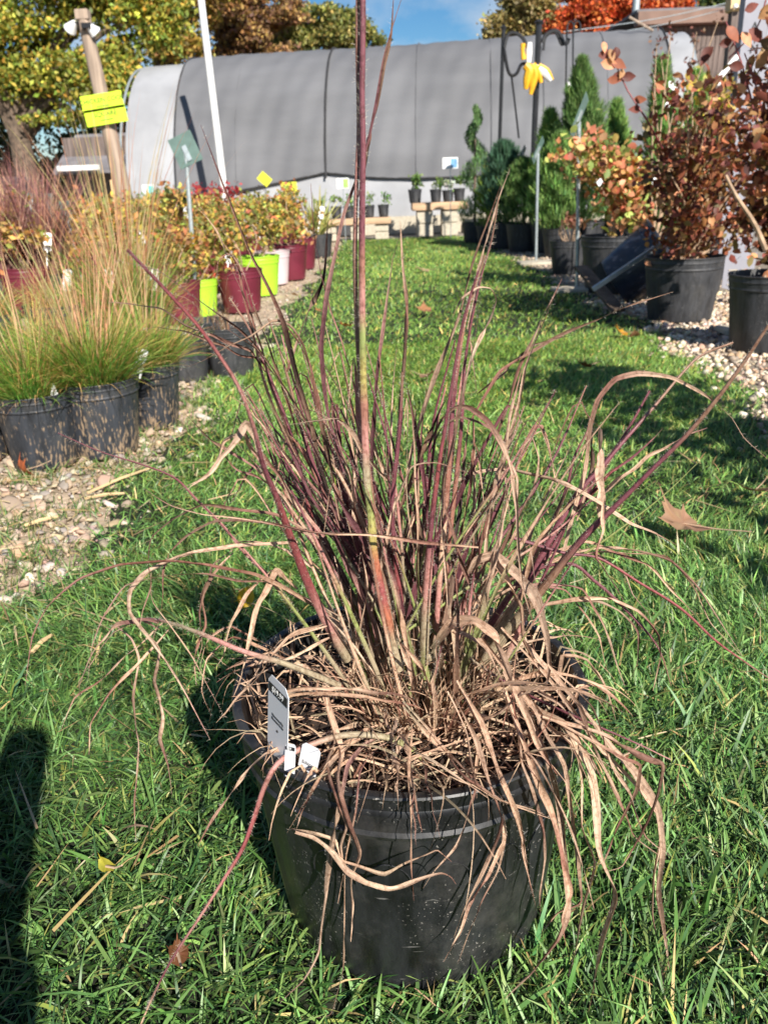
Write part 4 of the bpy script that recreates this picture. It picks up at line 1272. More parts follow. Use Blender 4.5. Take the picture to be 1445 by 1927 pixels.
# dead thatch: short curled scraps round the crown, too many to count
th = []
for i in range(760):
    a = r.uniform(0, 2 * PI)
    if i < 420:
        q = .066 * math.sqrt(r.uniform(.05, 1)); L = r.uniform(.04, .12); d = (math.cos(a) * r.uniform(.1, .7), math.sin(a) * r.uniform(.1, .7), r.uniform(.8, 2.0)); dr = r.uniform(.2, 2.0); z0 = SZ
    else:
        q = .155 * math.sqrt(r.uniform(.08, .9)); L = r.uniform(.04, .15); d = (r.normal(), r.normal(), r.uniform(.1, .6)); dr = r.uniform(1.0, 3.0); z0 = SZ + r.uniform(.0, .028)
    P = grow((PX + .008 + q * math.cos(a), PY + q * math.sin(a), z0), d, L, dr, n=9, wob=1.2)
    t = np.linspace(0, 1, len(P))
    W = r.uniform(.0010, .0031) * np.clip(1.1 - t ** 2, .12, 1)
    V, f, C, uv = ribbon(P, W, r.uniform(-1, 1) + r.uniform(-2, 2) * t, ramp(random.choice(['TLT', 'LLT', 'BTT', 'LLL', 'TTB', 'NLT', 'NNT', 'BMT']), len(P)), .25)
    th.append((V, f, C, uv))
o_ = 0; Vs, Fs, Cs, Us = [], [], [], []
for v, f, c, u in th:
    Vs.append(v); Fs.append(f + o_); Cs.append(c); Us.append(u); o_ += len(v)
tag(obj('dead_thatch', mesh_np('dead_thatch', np.vstack(Vs) - np.array([PX, PY, 0]), np.vstack(Fs), M['dry'], np.vstack(Cs), np.vstack(Us)), plant), kind='stuff')
V, Fc, C = merge(hairs)
tag(obj('fine_hair', mesh_np('fine_hair', V - np.array([PX, PY, 0]), Fc, M['hair'], C), plant), kind='stuff')

# ------------------------------------------------------------------ lettering
def text_mesh(s, size, mat, extrude=.0001):
    cu = bpy.data.curves.new('lettering', 'FONT')
    cu.body = s; cu.size = size; cu.extrude = extrude; cu.align_x = 'CENTER'; cu.align_y = 'CENTER'; cu.resolution_u = 3
    ob = bpy.data.objects.new('lettering', cu)
    COL.objects.link(ob)
    dg = bpy.context.evaluated_depsgraph_get()
    me = bpy.data.meshes.new_from_object(ob.evaluated_get(dg))
    bpy.data.objects.remove(ob)
    me.materials.clear(); me.materials.append(mat)
    return me

def frame_obj(o, origin, right, up):
    """place o so its local x,y run along right, up"""
    y = Vector([float(v) for v in up]).normalized(); x = Vector([float(v) for v in right]); x = (x - y * x.dot(y)).normalized(); z = x.cross(y)
    m = Matrix((x, y, z)).transposed().to_4x4()
    m.translation = Vector([float(v) for v in origin])
    o.matrix_world = m
    return z

def plate(w, h, t, cut=.0, tear=False):
    mb = MB()
    c = cut
    out = [(-w / 2 + c, h / 2), (-w / 2, h / 2 - c), (-w / 2, -h / 2), (w / 2, -h / 2), (w / 2, h / 2 - c), (w / 2 - c, h / 2)] if c else [(-w / 2, h / 2), (-w / 2, -h / 2), (w / 2, -h / 2), (w / 2, h / 2)]
    n = len(out)
    v = [(x, y, -t / 2) for x, y in out] + [(x, y, t / 2) for x, y in out]
    f = [tuple(range(n))[::-1] if False else tuple(range(n - 1, -1, -1)), tuple(range(n, 2 * n))]
    f = [tuple(range(n)), tuple(range(2 * n - 1, n - 1, -1))]
    for i in range(n):
        j = (i + 1) % n
        f.append((i, i + n, j + n, j))
    return mb.add(v, f)

# price tag stuck in the soil at the left rim
def tag_at(c0, right, up, w, h, label, lines, band=None):
    o = empty('plant_tag', (0, 0, 0), label, 'plant tag')
    z = frame_obj(o, c0, right, up)
    plate(w, h, .0006, min(w, h) * .16).build('tag_plate', M['tagw'], o)
    if band:
        b = plate(w * .90, h * .105, .0003).build('price_band', M['ink'], o, (0, h * .355, .0006))
        obj('price_lettering', text_mesh(band, h * .10, M['white']), b, (0, 0, .0004))
    for (s, y, sz) in lines:
        obj('lettering', text_mesh(s, sz, M['ink']), o, (0, y, .0006))
    return o
A = at(506, 1264, .632); B = grd(544, 1304, A[2]); Cc = at(504, 1404, .626)
def tag_frame(A, B, Cc):
    up = A - Cc; rt = B - A
    u = up / np.linalg.norm(up)
    rt = rt - u * rt.dot(u)
    return rt, up
right, up = tag_frame(A, B, Cc)
w_, h_ = np.linalg.norm(right), np.linalg.norm(up) * 1.1
mid = A + right / 2 - up / np.linalg.norm(up) * h_ / 2
tag_at(mid, right, up, w_, h_, 'white price tag reading $19.99 standing inside the left rim of the big black pot', [('Minuteman Big\nBluestem Grass', h_ * .03, h_ * .045), ('#3', -h_ * .09, h_ * .04)], '$19.99')
A = at(572, 1388, .600); B = at(602, 1425, .590); Cc = at(560, 1445, .598)
right, up = tag_frame(A, B, Cc)
tag_at((A + B) / 2 - up * .60, right, up, .019, np.linalg.norm(up) * 1.3, 'small white tag marked Schizac leaning out over the front left rim', [('Schizac', .002, .0045), ('#3', -.007, .004)])
A = at(538, 1392, .598); B = at(556, 1412, .590); Cc = at(536, 1440, .590)
right, up = tag_frame(A, B, Cc)
tag_at((A + B) / 2 - up * .6, right, up, .011, np.linalg.norm(up) * 1.3, 'folded white tag with a black printed patch between the two other tags at the rim', [('', 0, .004)], '$9')

# ------------------------------------------------------------------ generic potted things
def make_pot(parent, r, h, mat, taper=.80, n=40, soil=True, rows=True):
    b = r * taper
    P = pot_profile(r, h, b, lip=r * .035)
    MB().lathe(P, n).build('pot', mat, parent, smooth=True, angle=35)
    if soil:
        rr = b + (r - b) * .86 - .002
        mb = MB()
        mb.add([(rr * math.cos(2 * PI * k / 24), rr * math.sin(2 * PI * k / 24), h * .86 + random.uniform(-.004, .004)) for k in range(24)] + [(0, 0, h * .9)], [(k, (k + 1) % 24, 24) for k in range(24)])
        mb.build('soil', M['soil'], parent)

def foliage(name, parent, n, clumps, size, cols, wts=None, seed=1, mat=None, spread=.35, tpl=(LEAF_V, LEAF_F), var=.2, stuff=True, aspect=1.0, hang=0.0):
    """leaves gathered in clumps [(x,y,z,rx,ry,rz)] -> one part"""
    r = np.random.default_rng(seed)
    cl = np.array(clumps, float)
    wv = cl[:, 3] * cl[:, 4] * cl[:, 5]
    i = r.choice(len(cl), n, p=wv / wv.sum())
    # each clump has its own sub-clusters
    ns_ = 14
    sub = r.normal(size=(len(cl), ns_, 3)); sub /= np.linalg.norm(sub, axis=2)[:, :, None]
    sub *= r.uniform(.35, 1.0, (len(cl), ns_, 1))
    j = r.integers(0, ns_, n)
    p = sub[i, j] + r.normal(0, spread, (n, 3))
    pos = cl[i, :3] + p * cl[i, 3:]
    R = rand_rot(n, r)
    sc = size * r.uniform(.6, 1.3, n)
    scl = np.stack([sc * aspect, sc, sc], 1)
    c = palette(n, cols, wts, var, r)
    tone = (1 + r.normal(0, .22, (len(cl), ns_)))[i, j]
    V, Fc, C = scatter(tpl[0], tpl[1], pos, R, scl, np.clip(c * tone[:, None], .004, 1))
    me = mesh_np(name, V, Fc, mat or M['leaf'], C)
    o = obj(name, me, parent)
    if stuff: o['kind'] = 'stuff'
    return o

def ell(n, c, rad, seed, size=(.25, .45)):
    """clump list filling an ellipsoid unevenly"""
    r = np.random.default_rng(seed)
    out = []
    for k in range(n):
        d = r.normal(size=3); d /= np.linalg.norm(d); d *= r.uniform(.3, 1.0) ** .6
        s = r.uniform(*size)
        out.append((c[0] + d[0] * rad[0] * (1 - s * .5), c[1] + d[1] * rad[1] * (1 - s * .5), c[2] + d[2] * rad[2] * (1 - s * .5), rad[0] * s, rad[1] * s, rad[2] * s))
    return out

def stems(parent, clumps, z0, rad, mat, n=8, name='stem', seed=1, spread=.03, sides=6):
    r = np.random.default_rng(seed)
    for k in range(n):
        c = clumps[int(r.integers(len(clumps)))]
        a = r.uniform(0, 6.28)
        b = np.array([spread * math.cos(a), spread * math.sin(a), z0])
        e = np.array(c[:3]) + r.normal(0, .2, 3) * np.array(c[3:])
        m = b * .5 + e * .5 + np.array([b[0] * 2, b[1] * 2, (e[2] - b[2]) * .12])
        P = catmull([b, m, e], 7)
        MB().tube(P, list(np.linspace(rad, rad * .35, 7)), sides).build(name, mat, parent)

# ------------------------------------------------------------------ left: ornamental grasses in black pots
def grass_pot(px, py, rpot, hpot, label, mat, height, n, green=.6, seed=1, group=None, Yd=None, stalks=60, lean=.5, taper=.78):
    g = grd(px, py) if Yd is None else at(px, py, Yd)
    e = empty('potted_ornamental_grass', (g[0], g[1] + rpot * taper, 0), label, 'potted grass', group, rz=seed * .7)
    make_pot(e, rpot, hpot, mat, taper)
    r = np.random.default_rng(seed + 50)
    a = r.uniform(0, 2 * PI, n); q = rpot * .7 * np.sqrt(r.uniform(0, 1, n))
    pos = np.stack([q * np.cos(a), q * np.sin(a), np.full(n, hpot * .86)], 1)
    az = a + r.normal(0, .6, n)
    ln = np.clip(q / rpot * lean + r.normal(.12, .15, n), 0, .9)
    isg = r.uniform(size=n) < green
    c = np.where(isg[:, None], palette(n, [(.10, .25, .055), (.15, .33, .065), (.24, .38, .08)], None, .2, r), palette(n, [(.60, .46, .18), (.60, .38, .16), (.46, .44, .15)], None, .15, r))
    tip = np.where(isg[:, None], c * np.array([1.5, 1.2, .9]), c * np.array([1.1, .85, .8]))
    h = height * r.uniform(.45, 1.0, n)
    V, Fc, C = blades(pos, h, r.uniform(.0022, .0045, n), az, ln, r.uniform(.1, .75, n), c, 5, np.clip(tip, 0, 1), r)
    tag(obj('grass_leaves', mesh_np('grass_leaves', V, Fc, M['leaf'], C), e), kind='stuff')
    if stalks:
        n = stalks
        a = r.uniform(0, 2 * PI, n); q = rpot * .5 * np.sqrt(r.uniform(0, 1, n))
        pos = np.stack([q * np.cos(a), q * np.sin(a), np.full(n, hpot * .86)], 1)
        c = palette(n, [(.60, .42, .22), (.52, .30, .18), (.44, .40, .16), (.55, .25, .15)], None, .15, r)
        V, Fc, C = blades(pos, height * r.uniform(1.1, 2.0, n), r.uniform(.0026, .0048, n), a + r.normal(0, .5, n), np.clip(r.normal(.12, .09, n), 0, .4), r.uniform(0, .30, n), c, 6, np.clip(c * 1.1, 0, 1), r)
        tag(obj('seed_stalks', mesh_np('seed_stalks', V, Fc, M['leaf'], C), e), kind='stuff')
    return e
M['pot_mud_less'] = pot_mat('lightly_muddy_black_plastic', base=(.020, .023, .029), mud=.15, rough=.5, scuff=.7)
gp1 = grass_pot(68, 890, .118, .225, 'grass in a black pot at the left edge, orange leaf against its base', M['pot_mud_less'], .26, 1500, .75, 1, stalks=40)
gp2 = grass_pot(180, 868, .132, .235, 'muddy black pot of green and straw grass, middle of the front left three', M['pot_mud'], .30, 2400, .66, 2, stalks=90)
gp3 = grass_pot(280, 812, .108, .22, 'muddy black pot of grass with a white tag, right of the front left three', M['pot_mud'], .26, 1700, .62, 3, stalks=60)
grass_pot(-70, 880, .125, .23, 'grass pot half out of the frame at the far left edge', M['pot_mud'], .30, 800, .75, 4, stalks=24)
grass_pot(60, 700, .16, .25, 'straw coloured grass pot behind the left edge pot', M['pot_mud'], .26, 520, .45, 5, stalks=14, Yd=3.0)
grass_pot(232, 660, .16, .25, 'tall tan and orange grass clump rising to the lime signs', M['pot_mud'], .50, 900, .62, 6, stalks=120, Yd=3.35, lean=.16)
grass_pot(250, 670, .15, .25, 'straw grass clump just right of the tall tan one', M['pot_mud'], .30, 520, .55, 7, stalks=30, Yd=3.6)
grass_pot(-40, 650, .16, .25, 'straw grass pot in the second row at the left frame edge', M['pot_mud'], .26, 460, .4, 8, stalks=12, Yd=3.9)
grass_pot(100, 640, .16, .25, 'reddish straw grass pot in the third row on the left', M['pot_mud'], .24, 460, .4, 9, stalks=12, Yd=4.2)
# black pots with sparse bare stems just right of them
def small_black(px, py, r_, h_, label, seed):
    g = grd(px, py)
    e = empty('potted_perennial', (g[0], g[1] + r_ * .8, 0), label, 'potted plant')
    make_pot(e, r_, h_, M['pot_far'])
    rr_ = np.random.default_rng(seed)
    n = 26
    a = rr_.uniform(0, 6.3, n); q = r_ * .6 * np.sqrt(rr_.uniform(0, 1, n))
    V, Fc, C = blades(np.stack([q * np.cos(a), q * np.sin(a), np.full(n, h_ * .86)], 1), rr_.uniform(.08, .22, n), np.full(n, .004), a, rr_.uniform(0, .6, n), rr_.uniform(0, .8, n),
                      palette(n, [(.30, .20, .12), (.22, .13, .08)], None, .2, rr_), 4)
    tag(obj('bare_stems', mesh_np('bare_stems', V, Fc, M['leaf'], C), e), kind='stuff')
    return e
small_black(432, 712, .115, .21, 'black pot of withered stems closest to the lawn, below the maroon pots', 1)
small_black(345, 722, .11, .19, 'black pot in shade between the grass pots and the withered one', 2)
small_black(385, 690, .11, .20, 'second shaded black pot behind the withered one', 3)

# purple-brown grass far left
def purple_grass(px, py, Y, h, label, seed, n=420, w=.009):
    g = at(px, py, Y)
    e = empty('purple_grass', (g[0], Y, 0), label, 'potted grass')
    make_pot(e, .16, .25, M['pot_far'])
    r = np.random.default_rng(seed)
    a = r.uniform(0, 6.3, n); q = .11 * np.sqrt(r.uniform(0, 1, n))
    c = palette(n, [(.36, .17, .15), (.26, .12, .12), (.46, .25, .18), (.18, .09, .09)], None, .2, r)
    V, Fc, C = blades(np.stack([q * np.cos(a), q * np.sin(a), np.full(n, .22)], 1), h * r.uniform(.5, 1.0, n), np.full(n, w), a, np.clip(r.normal(.18, .12, n), 0, .5), r.uniform(0, .35, n), c, 5, c * 1.2, r)
    tag(obj('grass_leaves', mesh_np('grass_leaves', V, Fc, M['leaf'], C), e), kind='stuff')
purple_grass(70, 430, 6.2, .92, 'tall purple brown upright grass at the left before the dark trees', 61)
purple_grass(-10, 430, 6.0, .85, 'purple brown grass at the left frame edge', 62, 450)
purple_grass(30, 430, 6.8, .98, 'purple brown grass behind and between the other two', 63, 450)

# ------------------------------------------------------------------ left: block of autumn shrubs in coloured pots
AUT = [(.50, .29, .08), (.58, .42, .08), (.28, .30, .07), (.52, .18, .08), (.38, .22, .10), (.32, .36, .08), (.17, .17, .05)]
def make_shrub(seed, potmat, r_=.14, h_=.24, ht=.46, cols=AUT, wts=None, n=620, label=''):
    e = empty('potted_shrub', (0, 0, 0), label, 'potted shrub')
    make_pot(e, r_, h_, potmat, .80, 28)
    cl = ell(9, (0, 0, h_ + ht * .45), (.22, .22, ht * .5), seed, (.3, .5))
    stems(e, cl, h_ * .85, .005, M['twig'], 5, seed=seed)
    foliage('foliage', e, n, cl, .042, cols, wts, seed)
    return e
W1 = [5, 5, 4, 2, 3, 4, 3]; W2 = [6, 3, 2, 4, 4, 2, 2]; W3 = [3, 6, 5, 1, 2, 5, 3]
front = [ # px, py base, pot mat, label
    (336, 612, 'maroon', W2, 'autumn shrub in a maroon pot dappled with leaf shadow behind the tall grass'),
    (372, 598, 'limepot', W1, 'autumn shrub in a lime green pot behind the galvanised sign post'),
    (452, 590, 'maroon', W1, 'autumn shrub in the large maroon pot with a red tag'),
    (488, 558, 'limepot', W3, 'autumn shrub in a bright lime pot beside the gravel'),
    (513, 537, 'pinkpot', W3, 'autumn shrub in a pale pink pot between lime and maroon ones'),
    (545, 528, 'maroon', W2, 'autumn shrub in a maroon pot with faint lettering at the end of the row'),
    (566, 508, 'maroon', W1, 'autumn shrub in the farthest maroon pot of the row'),
]
protos = {}
for i, (px, py, mt, wt, lb) in enumerate(front):
    e = make_shrub(70 + i, M[mt], .145, .26, .42, AUT, wt, 560, lb)
    g = grd(px, py)
    e.location = (g[0], g[1] + .12, 0)
    s = [.95, .9, 1.05, 1.12, 1.05, 1.15, 1.15][i]
    e.scale = (s, s, s)
    protos[i] = e
# back rows: copies
k = 0
r = np.random.default_rng(88)
for row in range(7):
    for c_ in range(8):
        Y = 4.9 + row * 1.05 + r.normal(0, .10)
        X = -1.45 - c_ * .47 + r.normal(0, .06) + (.05 * row if c_ == 0 else 0)
        if row < 1 and c_ < 2: continue
        e = copy_tree(protos[[0, 2, 5, 6][int(r.integers(4))]])
        e.location = (X, Y, 0)
        e.rotation_euler = (0, 0, r.uniform(0, 6.28))
        s = r.uniform(.95, 1.25)
        e.scale = (s, s, s * r.uniform(.95, 1.1))
        e['label'] = 'autumn shrub in the ' + ['nearest', 'second', 'third', 'fourth', 'fifth', 'sixth', 'farthest'][row] + ' row of the packed block, ' + ['right beside the coloured pots', 'second from the coloured pots', 'third from the coloured pots', 'fourth from the coloured pots', 'fifth from the coloured pots', 'sixth from the coloured pots', 'seventh from the coloured pots', 'farthest from the lawn'][c_]
        e['group'] = 'shrubs packed in rows behind the coloured pots'
# white name tags standing in the shrub block
tagm = plate(.05, .12, .002, .01).mesh('tag_plate', M['white'])
TAGS = [(120, 433, 6.5), (90, 455, 6.0), (127, 527, 5.0), (207, 525, 4.6), (268, 445, 8.0), (303, 383, 10), (332, 395, 9.5), (415, 425, 7.5), (480, 410, 8.5), (489, 420, 8.3), (350, 400, 9), (312, 438, 8.6), (290, 525, 5.0), (430, 480, 6.5), (605, 400, 9)]
for i, (px, py, Y) in enumerate(TAGS):
    p = at(px, py, Y)
    o = obj('plant_tag', tagm, None, p)
    o.rotation_euler = (PI / 2 - .2, random.uniform(-.3, .3), random.uniform(-.5, .5))
    st = MB().box((0, -.12, 0), (.008, .16, .0015)).mesh('tag_stem', M['white'])
    s2 = obj('tag_stem', st, o)
    od = ['first', 'second', 'third', 'fourth', 'fifth', 'sixth', 'seventh', 'eighth', 'ninth', 'tenth', 'eleventh', 'twelfth', 'thirteenth', 'fourteenth', 'fifteenth'][sorted(TAGS).index((px, py, Y))]
    tag(o, od + ' from the left of the white name tags in the autumn shrub block', 'plant tag', 'white tags among the shrubs')
p = at(262, 683, 2.55)
o = plate(.035, .09, .002, .004).build('plant_tag', M['white'], None, p); o.rotation_euler = (PI / 2 - .3, .45, .3)
tag(o, 'white tag tilted on the rim of the right front grass pot', 'plant tag')
p = at(100, 735, 2.35)
o = plate(.02, .07, .002, .004).build('plant_tag', M['white'], None, p); o.rotation_euler = (PI / 2 - .5, -.3, .3)
tag(o, 'curled white tag sunk in the grass of the muddy middle pot', 'plant tag')

# red ball-like marker and red-tipped tag
for px, py, Y, rr_, lb in [(110, 405, 7.0, .030, 'small round red marker before the dark trees'), (402, 518, 5.6, .032, 'round red tag on the rim of the large maroon pot')]:
    MB().lathe([(0.001, -1), (.5, -.87), (.87, -.5), (1, 0), (.87, .5), (.5, .87), (.001, 1)], 14).build('red_marker', M['redtarp'], None, at(px, py, Y)).scale = (rr_, rr_ * .4, rr_)
    tag(COL.objects[-1], lb, 'marker')

# yucca-like yellow striped leaves at the end of the row
g = at(600, 445, 10.2)
e = empty('variegated_yucca', (g[0], 10.2, 0), 'yellow striped spiky leaved plant at the end of the shrub row', 'potted plant')
make_pot(e, .16, .26, M['pot_far'])
r = np.random.default_rng(5)
for i in range(46):
    a = r.uniform(0, 6.28); L = r.uniform(.35, .62); ti = r.uniform(.15, 1.2)
    b_ = np.array([.03 * math.cos(a), .03 * math.sin(a), .24])
    d = np.array([math.cos(a) * ti, math.sin(a) * ti, 1.0]); d /= np.linalg.norm(d)
    P = np.array([b_ + d * L * t + np.array([0, 0, -.18 * ti * t * t * L * 2]) for t in np.linspace(0, 1, 7)])
    col = np.repeat(palette(1, [(.55, .50, .14), (.62, .58, .24), (.35, .40, .12)], None, .1, r), 7, 0)
    V, f, C, uv = ribbon(P, .035 * np.clip(1.05 - np.linspace(0, 1, 7) ** 2, .1, 1), np.full(7, r.uniform(-.6, .6)), col, .3)
    obj('leaf_blade', mesh_np('leaf_blade', V, f, M['leaf'], C), e)

# ------------------------------------------------------------------ sign posts with plates seen from behind
def sign_post(base, top, corners_c, w, h, ang, label, platemat='signback', rad=.011, tiltx=.5, face=None, yaw=0.0):
    """base, top: points of the post; plate centred near the top"""
    base, top = np.array(base), np.array(top)
    e = empty('sign_post', base, label, 'sign')
    MB().tube([(0, 0, 0), (top - base) * .5, top - base], rad, 8).build('post', M['galv'], e)
    pl = plate(w, h, .004).build('sign_plate', M[platemat], e, top - base + np.array([0, 0, h * .1]))
    pl.rotation_euler = (PI / 2 - tiltx, ang, yaw)
    if face:
        f_ = plate(w * .96, h * .94, .001).build('sign_face', M[face], pl, (0, 0, .004))
    br = MB().box((0, 0, 0), (.03, h * .5, .006)).build('bracket', M['galv'], pl, (0, -h * .12, .006))
    return e
b = grd(372, 592); t = at(350, 288, b[1])
e = sign_post(b, t, None, .155, .185, -.38, 'green backed sign plate on a tall galvanised post left of the big plant', rad=.014, tiltx=.15)
b = grd(1085, 545); t = at(1089, 228, b[1])
sign_post(b, t, None, .09, .30, .55, 'tall sign post with a tilted plate seen edge on, right of centre', rad=.013, tiltx=-.2, yaw=1.1)
b = grd(1008, 490); t = at(1012, 288, b[1])
sign_post(b, t, None, .08, .26, .65, 'shorter sign post with a tilted plate left of the tall one', rad=.014, tiltx=-.2, yaw=1.1)
b = grd(965, 470); t = at(982, 295, b[1])
sign_post(b, t, None, .08, .20, .5, 'thin sign post by the feathery green conifer', rad=.010, tiltx=-.2, yaw=1.1)
b = grd(1213, 470); t = at(1215, 345, b[1])
sign_post(b, t, None, .06, .12, .2, 'thin galvanised post before the round green shrub pot at right', rad=.014, tiltx=.3, platemat='white')
for i, (px, py, Y, lb) in enumerate([(62, 385, 6.4, 'small grey sign plate, left of the three by the purple grass'), (92, 385, 6.6, 'small grey sign plate, middle of the three by the purple grass'), (125, 400, 6.3, 'small grey sign plate, right of the three by the purple grass')]):
    t = at(px, py, Y)
    sign_post((t[0] + .05, Y, 0), t, None, .075, .13, .15 - .1 * i, lb, rad=.008, tiltx=.15)
# small picture signs
def picture_sign(px, py, Y, w, h, col, label, legs=True, stripe=None):
    p = at(px, py, Y)
    e = empty('picture_sign', (p[0], Y, 0), label, 'sign')
    MB().box((0, 0, p[2]), (w, .01, h), bev=.002).build('sign_board', M[col], e)
    if stripe: MB().box((w * .24, -.008, p[2]), (w * .42, .004, h * .8)).build('printed_panel', M[stripe], e)
    if legs: MB().tube([(0, .012, 0), (0, .012, p[2])], .006, 6).build('stake', M['galv'], e)
M['teal'] = pmat('teal_print', (.10, .42, .42), var=.3, scale=20)
M['bluep'] = pmat('blue_print', (.15, .33, .55), var=.3, scale=20)
M['greenp'] = pmat('green_print', (.30, .55, .12), var=.3, scale=20)
picture_sign(280, 358, 12.0, .16, .14, 'white', 'small white sign with a teal picture by the hoop house corner', stripe='teal')
picture_sign(545, 352, 12.3, .20, .13, 'yellow', 'plain yellow sign card on a stake by the hoop house')
picture_sign(645, 345, 12.6, .17, .14, 'white', 'white sign with a green print behind the main stems', stripe='greenp')
picture_sign(847, 307, 12.8, .22, .15, 'white', 'white sign with a blue print above the bench', stripe='bluep')
p = at(498, 337, 12.2)
e = empty('picture_sign', (p[0], 12.2, 0), 'tilted lime yellow card on a stake, left of the plain yellow one', 'sign')
b = MB().box((0, 0, 0), (.17, .01, .13)).build('sign_board', M['yellow'], e, (0, 0, p[2])); b.rotation_euler = (.2, .75, .3)
MB().tube([(0, .01, 0), (0, .01, p[2])], .006, 6).build('stake', M['blackiron'], e)

# ------------------------------------------------------------------ benches with small pots
def bench(x0, x1, Y, ztop, depth, label, legs, legw=.24, t=.11):
    e = empty('plank_bench', ((x0 + x1) / 2, Y, 0), label, 'bench')
    L = x1 - x0
    for k in range(3):
        MB().box((0, (k - 1) * depth / 3, ztop - t / 2), (L, depth / 3 - .012, t), bev=.008).build('plank', M['plank'], e)
    for lx in legs:
        for q in range(2):
            MB().box((lx - (x0 + x1) / 2, -depth * .12, (ztop - t) * (q + .5) / 2), (legw, depth * .6, (ztop - t) / 2 - .006), bev=.012).build('leg_block', M['block'], e)
    return e
pa, pb = at(775, 385, 13.6), at(878, 378, 13.6)
zt = pa[2] + .02
bench(pa[0], pb[0], 13.7, zt, .6, 'wooden bench on pale blocks at the far end of the lawn', [at(799, 400, 13.5)[0], at(846, 400, 13.5)[0]])
qa, qb = at(592, 420, 13.2), at(735, 410, 13.2)
zt2 = at(700, 410, 13.2)[2]
bench(qa[0], qb[0], 13.4, zt2, .6, 'lower wooden bench left of the main stems at the lawn end', [at(620, 420, 13.2)[0], at(672, 420, 13.2)[0], at(718, 420, 13.2)[0]], .20, .09)
def bench_pot(px, Y, z, r_, h_, label, seed, col=((.10, .20, .05), (.20, .28, .07)), n=140, grp=None):
    x = at(px, 380, Y)[0]
    e = empty('bench_plant', (x, Y, z), label, 'potted plant', grp)
    make_pot(e, r_, h_, M['pot_far'], .8, 20)
    foliage('foliage', e, n, ell(5, (0, 0, h_ + .09), (.12, .12, .10), seed, (.4, .6)), .05, list(col), None, seed)
bench_pot(781, 13.6, zt, .105, .20, 'leafy green plant in a black pot, left end of the right bench', 1, n=260)
bench_pot(820, 13.6, zt, .09, .19, 'black pot, second from left on the right bench', 2)
bench_pot(843, 13.6, zt, .09, .17, 'black pot with a white label, third on the right bench', 3, ((.5, .5, .45), (.2, .28, .1)))
bench_pot(864, 13.6, zt, .09, .19, 'black pot beside the spiral topiary on the right bench', 4)
for i, px in enumerate((608, 632, 656, 694, 721)):
    bench_pot(px, 13.4, zt2, .085, .18, ['leftmost black pot on the low bench behind the yucca', 'second black pot on the low bench', 'third black pot on the low bench, with a white label', 'fourth black pot on the low bench just right of the main stem', 'last black pot at the right end of the low bench'][i], 10 + i, n=70)
# more dark stock in front of the hoop house wall
for i, (px, Y) in enumerate([(650, 14.6), (700, 14.8), (745, 14.8), (830, 14.9), (900, 14.5)]):
    x = at(px, 420, Y)[0]
    MB().box((0, 0, .10), (.50, .30, .20), bev=.02).build('plastic_crate', M['pot_far'], None, (x, Y, 0))
    tag(COL.objects[-1], 'low dark crate behind the benches, ' + ['farthest left by the yucca', 'behind the main tall stem', 'in the gap between the benches', 'behind the right bench', 'beside the spiral topiary'][i], 'crate', 'dark crates behind the benches')

# ------------------------------------------------------------------ hoop house
CL = at(318, 120, 17.25); CR = at(1235, 60, 16.35)
cl2, cr2 = np.array([CL[0], CL[1]]), np.array([CR[0], CR[1]])
ux = (cr2 - cl2) / np.linalg.norm(cr2 - cl2); un = np.array([ux[1], -ux[0]])   # un points towards the camera
HW, HH = 2.2, (CL[2] + CR[2]) / 2 * .985
LEN = float(np.linalg.norm(cr2 - cl2))
def zf(s):
    return (CL[2] + (CR[2] - CL[2]) * s / LEN) / ((CL[2] + CR[2]) / 2)
def hoop(v):
    """v in [0,1] from near base over the ridge to far base -> (offset towards camera, z)"""
    a = PI * v
    return HW * np.sign(math.cos(a)) * abs(math.cos(a)) ** .90, HH * abs(math.sin(a)) ** .95
def hoop_sheet(name, s0, s1, v0, v1, mat, lift=0.0, nu=60, nv=48, sag=0.0, wrinkle=.0, parent=None, scal=None, seed=0):
    V = []; 
    for j in range(nu + 1):
        s = s0 + (s1 - s0) * j / nu
        for i in range(nv + 1):
            va = v0 if scal is None else v0 + scal(s)
            v = va + (v1 - va) * i / nv
            o_, z = hoop(v)
            k = 1 + lift / HW
            bul = sag * math.sin(s * 2 * PI / 1.22) * math.sin(PI * min(1, v * 2))
            w_ = wrinkle * float(vnoise(s * 3.0 + v * 9, v * 22 - s * 1.5, seed))
            o_, z = o_ * k + (bul + w_) * math.cos(PI * v) , z * k + (bul + w_) * math.sin(PI * v) * .6
            p = cl2 + ux * s + un * o_
            V.append((p[0], p[1], max(z * zf(s), 0)))
    idx = np.arange((nu + 1) * (nv + 1)).reshape(nu + 1, nv + 1)
    Fc = np.stack([idx[:-1, :-1].ravel(), idx[1:, :-1].ravel(), idx[1:, 1:].ravel(), idx[:-1, 1:].ravel()], 1)
    return obj(name, mesh_np(name, np.array(V) - np.array([cl2[0], cl2[1], 0]), Fc, mat, smooth=True), parent)
M['poly'] = pmat('white_poly_film', (.33, .335, .35), rough=.4, var=.16, scale=1.2, bump=.3, bscale=3, bdist=.03)
M['shade'] = pmat('grey_shade_cloth', (.135, .137, .146), rough=.70, spec=.3, var=.12, scale=1.1, stretch=(.5, 1, 1.6), bump=.35, bscale=5, bdist=.02)
M['strap'] = pmat('black_strap', (.03, .03, .032), rough=.8)
hh = empty('hoop_house', (cl2[0], cl2[1], 0), 'long hoop greenhouse covered in white film and grey shade cloth', 'greenhouse')
hoop_sheet('film_cover', -.30, LEN + .36, 0, 1, M['poly'], 0, 60, 48, 0, .012, hh, seed=1)
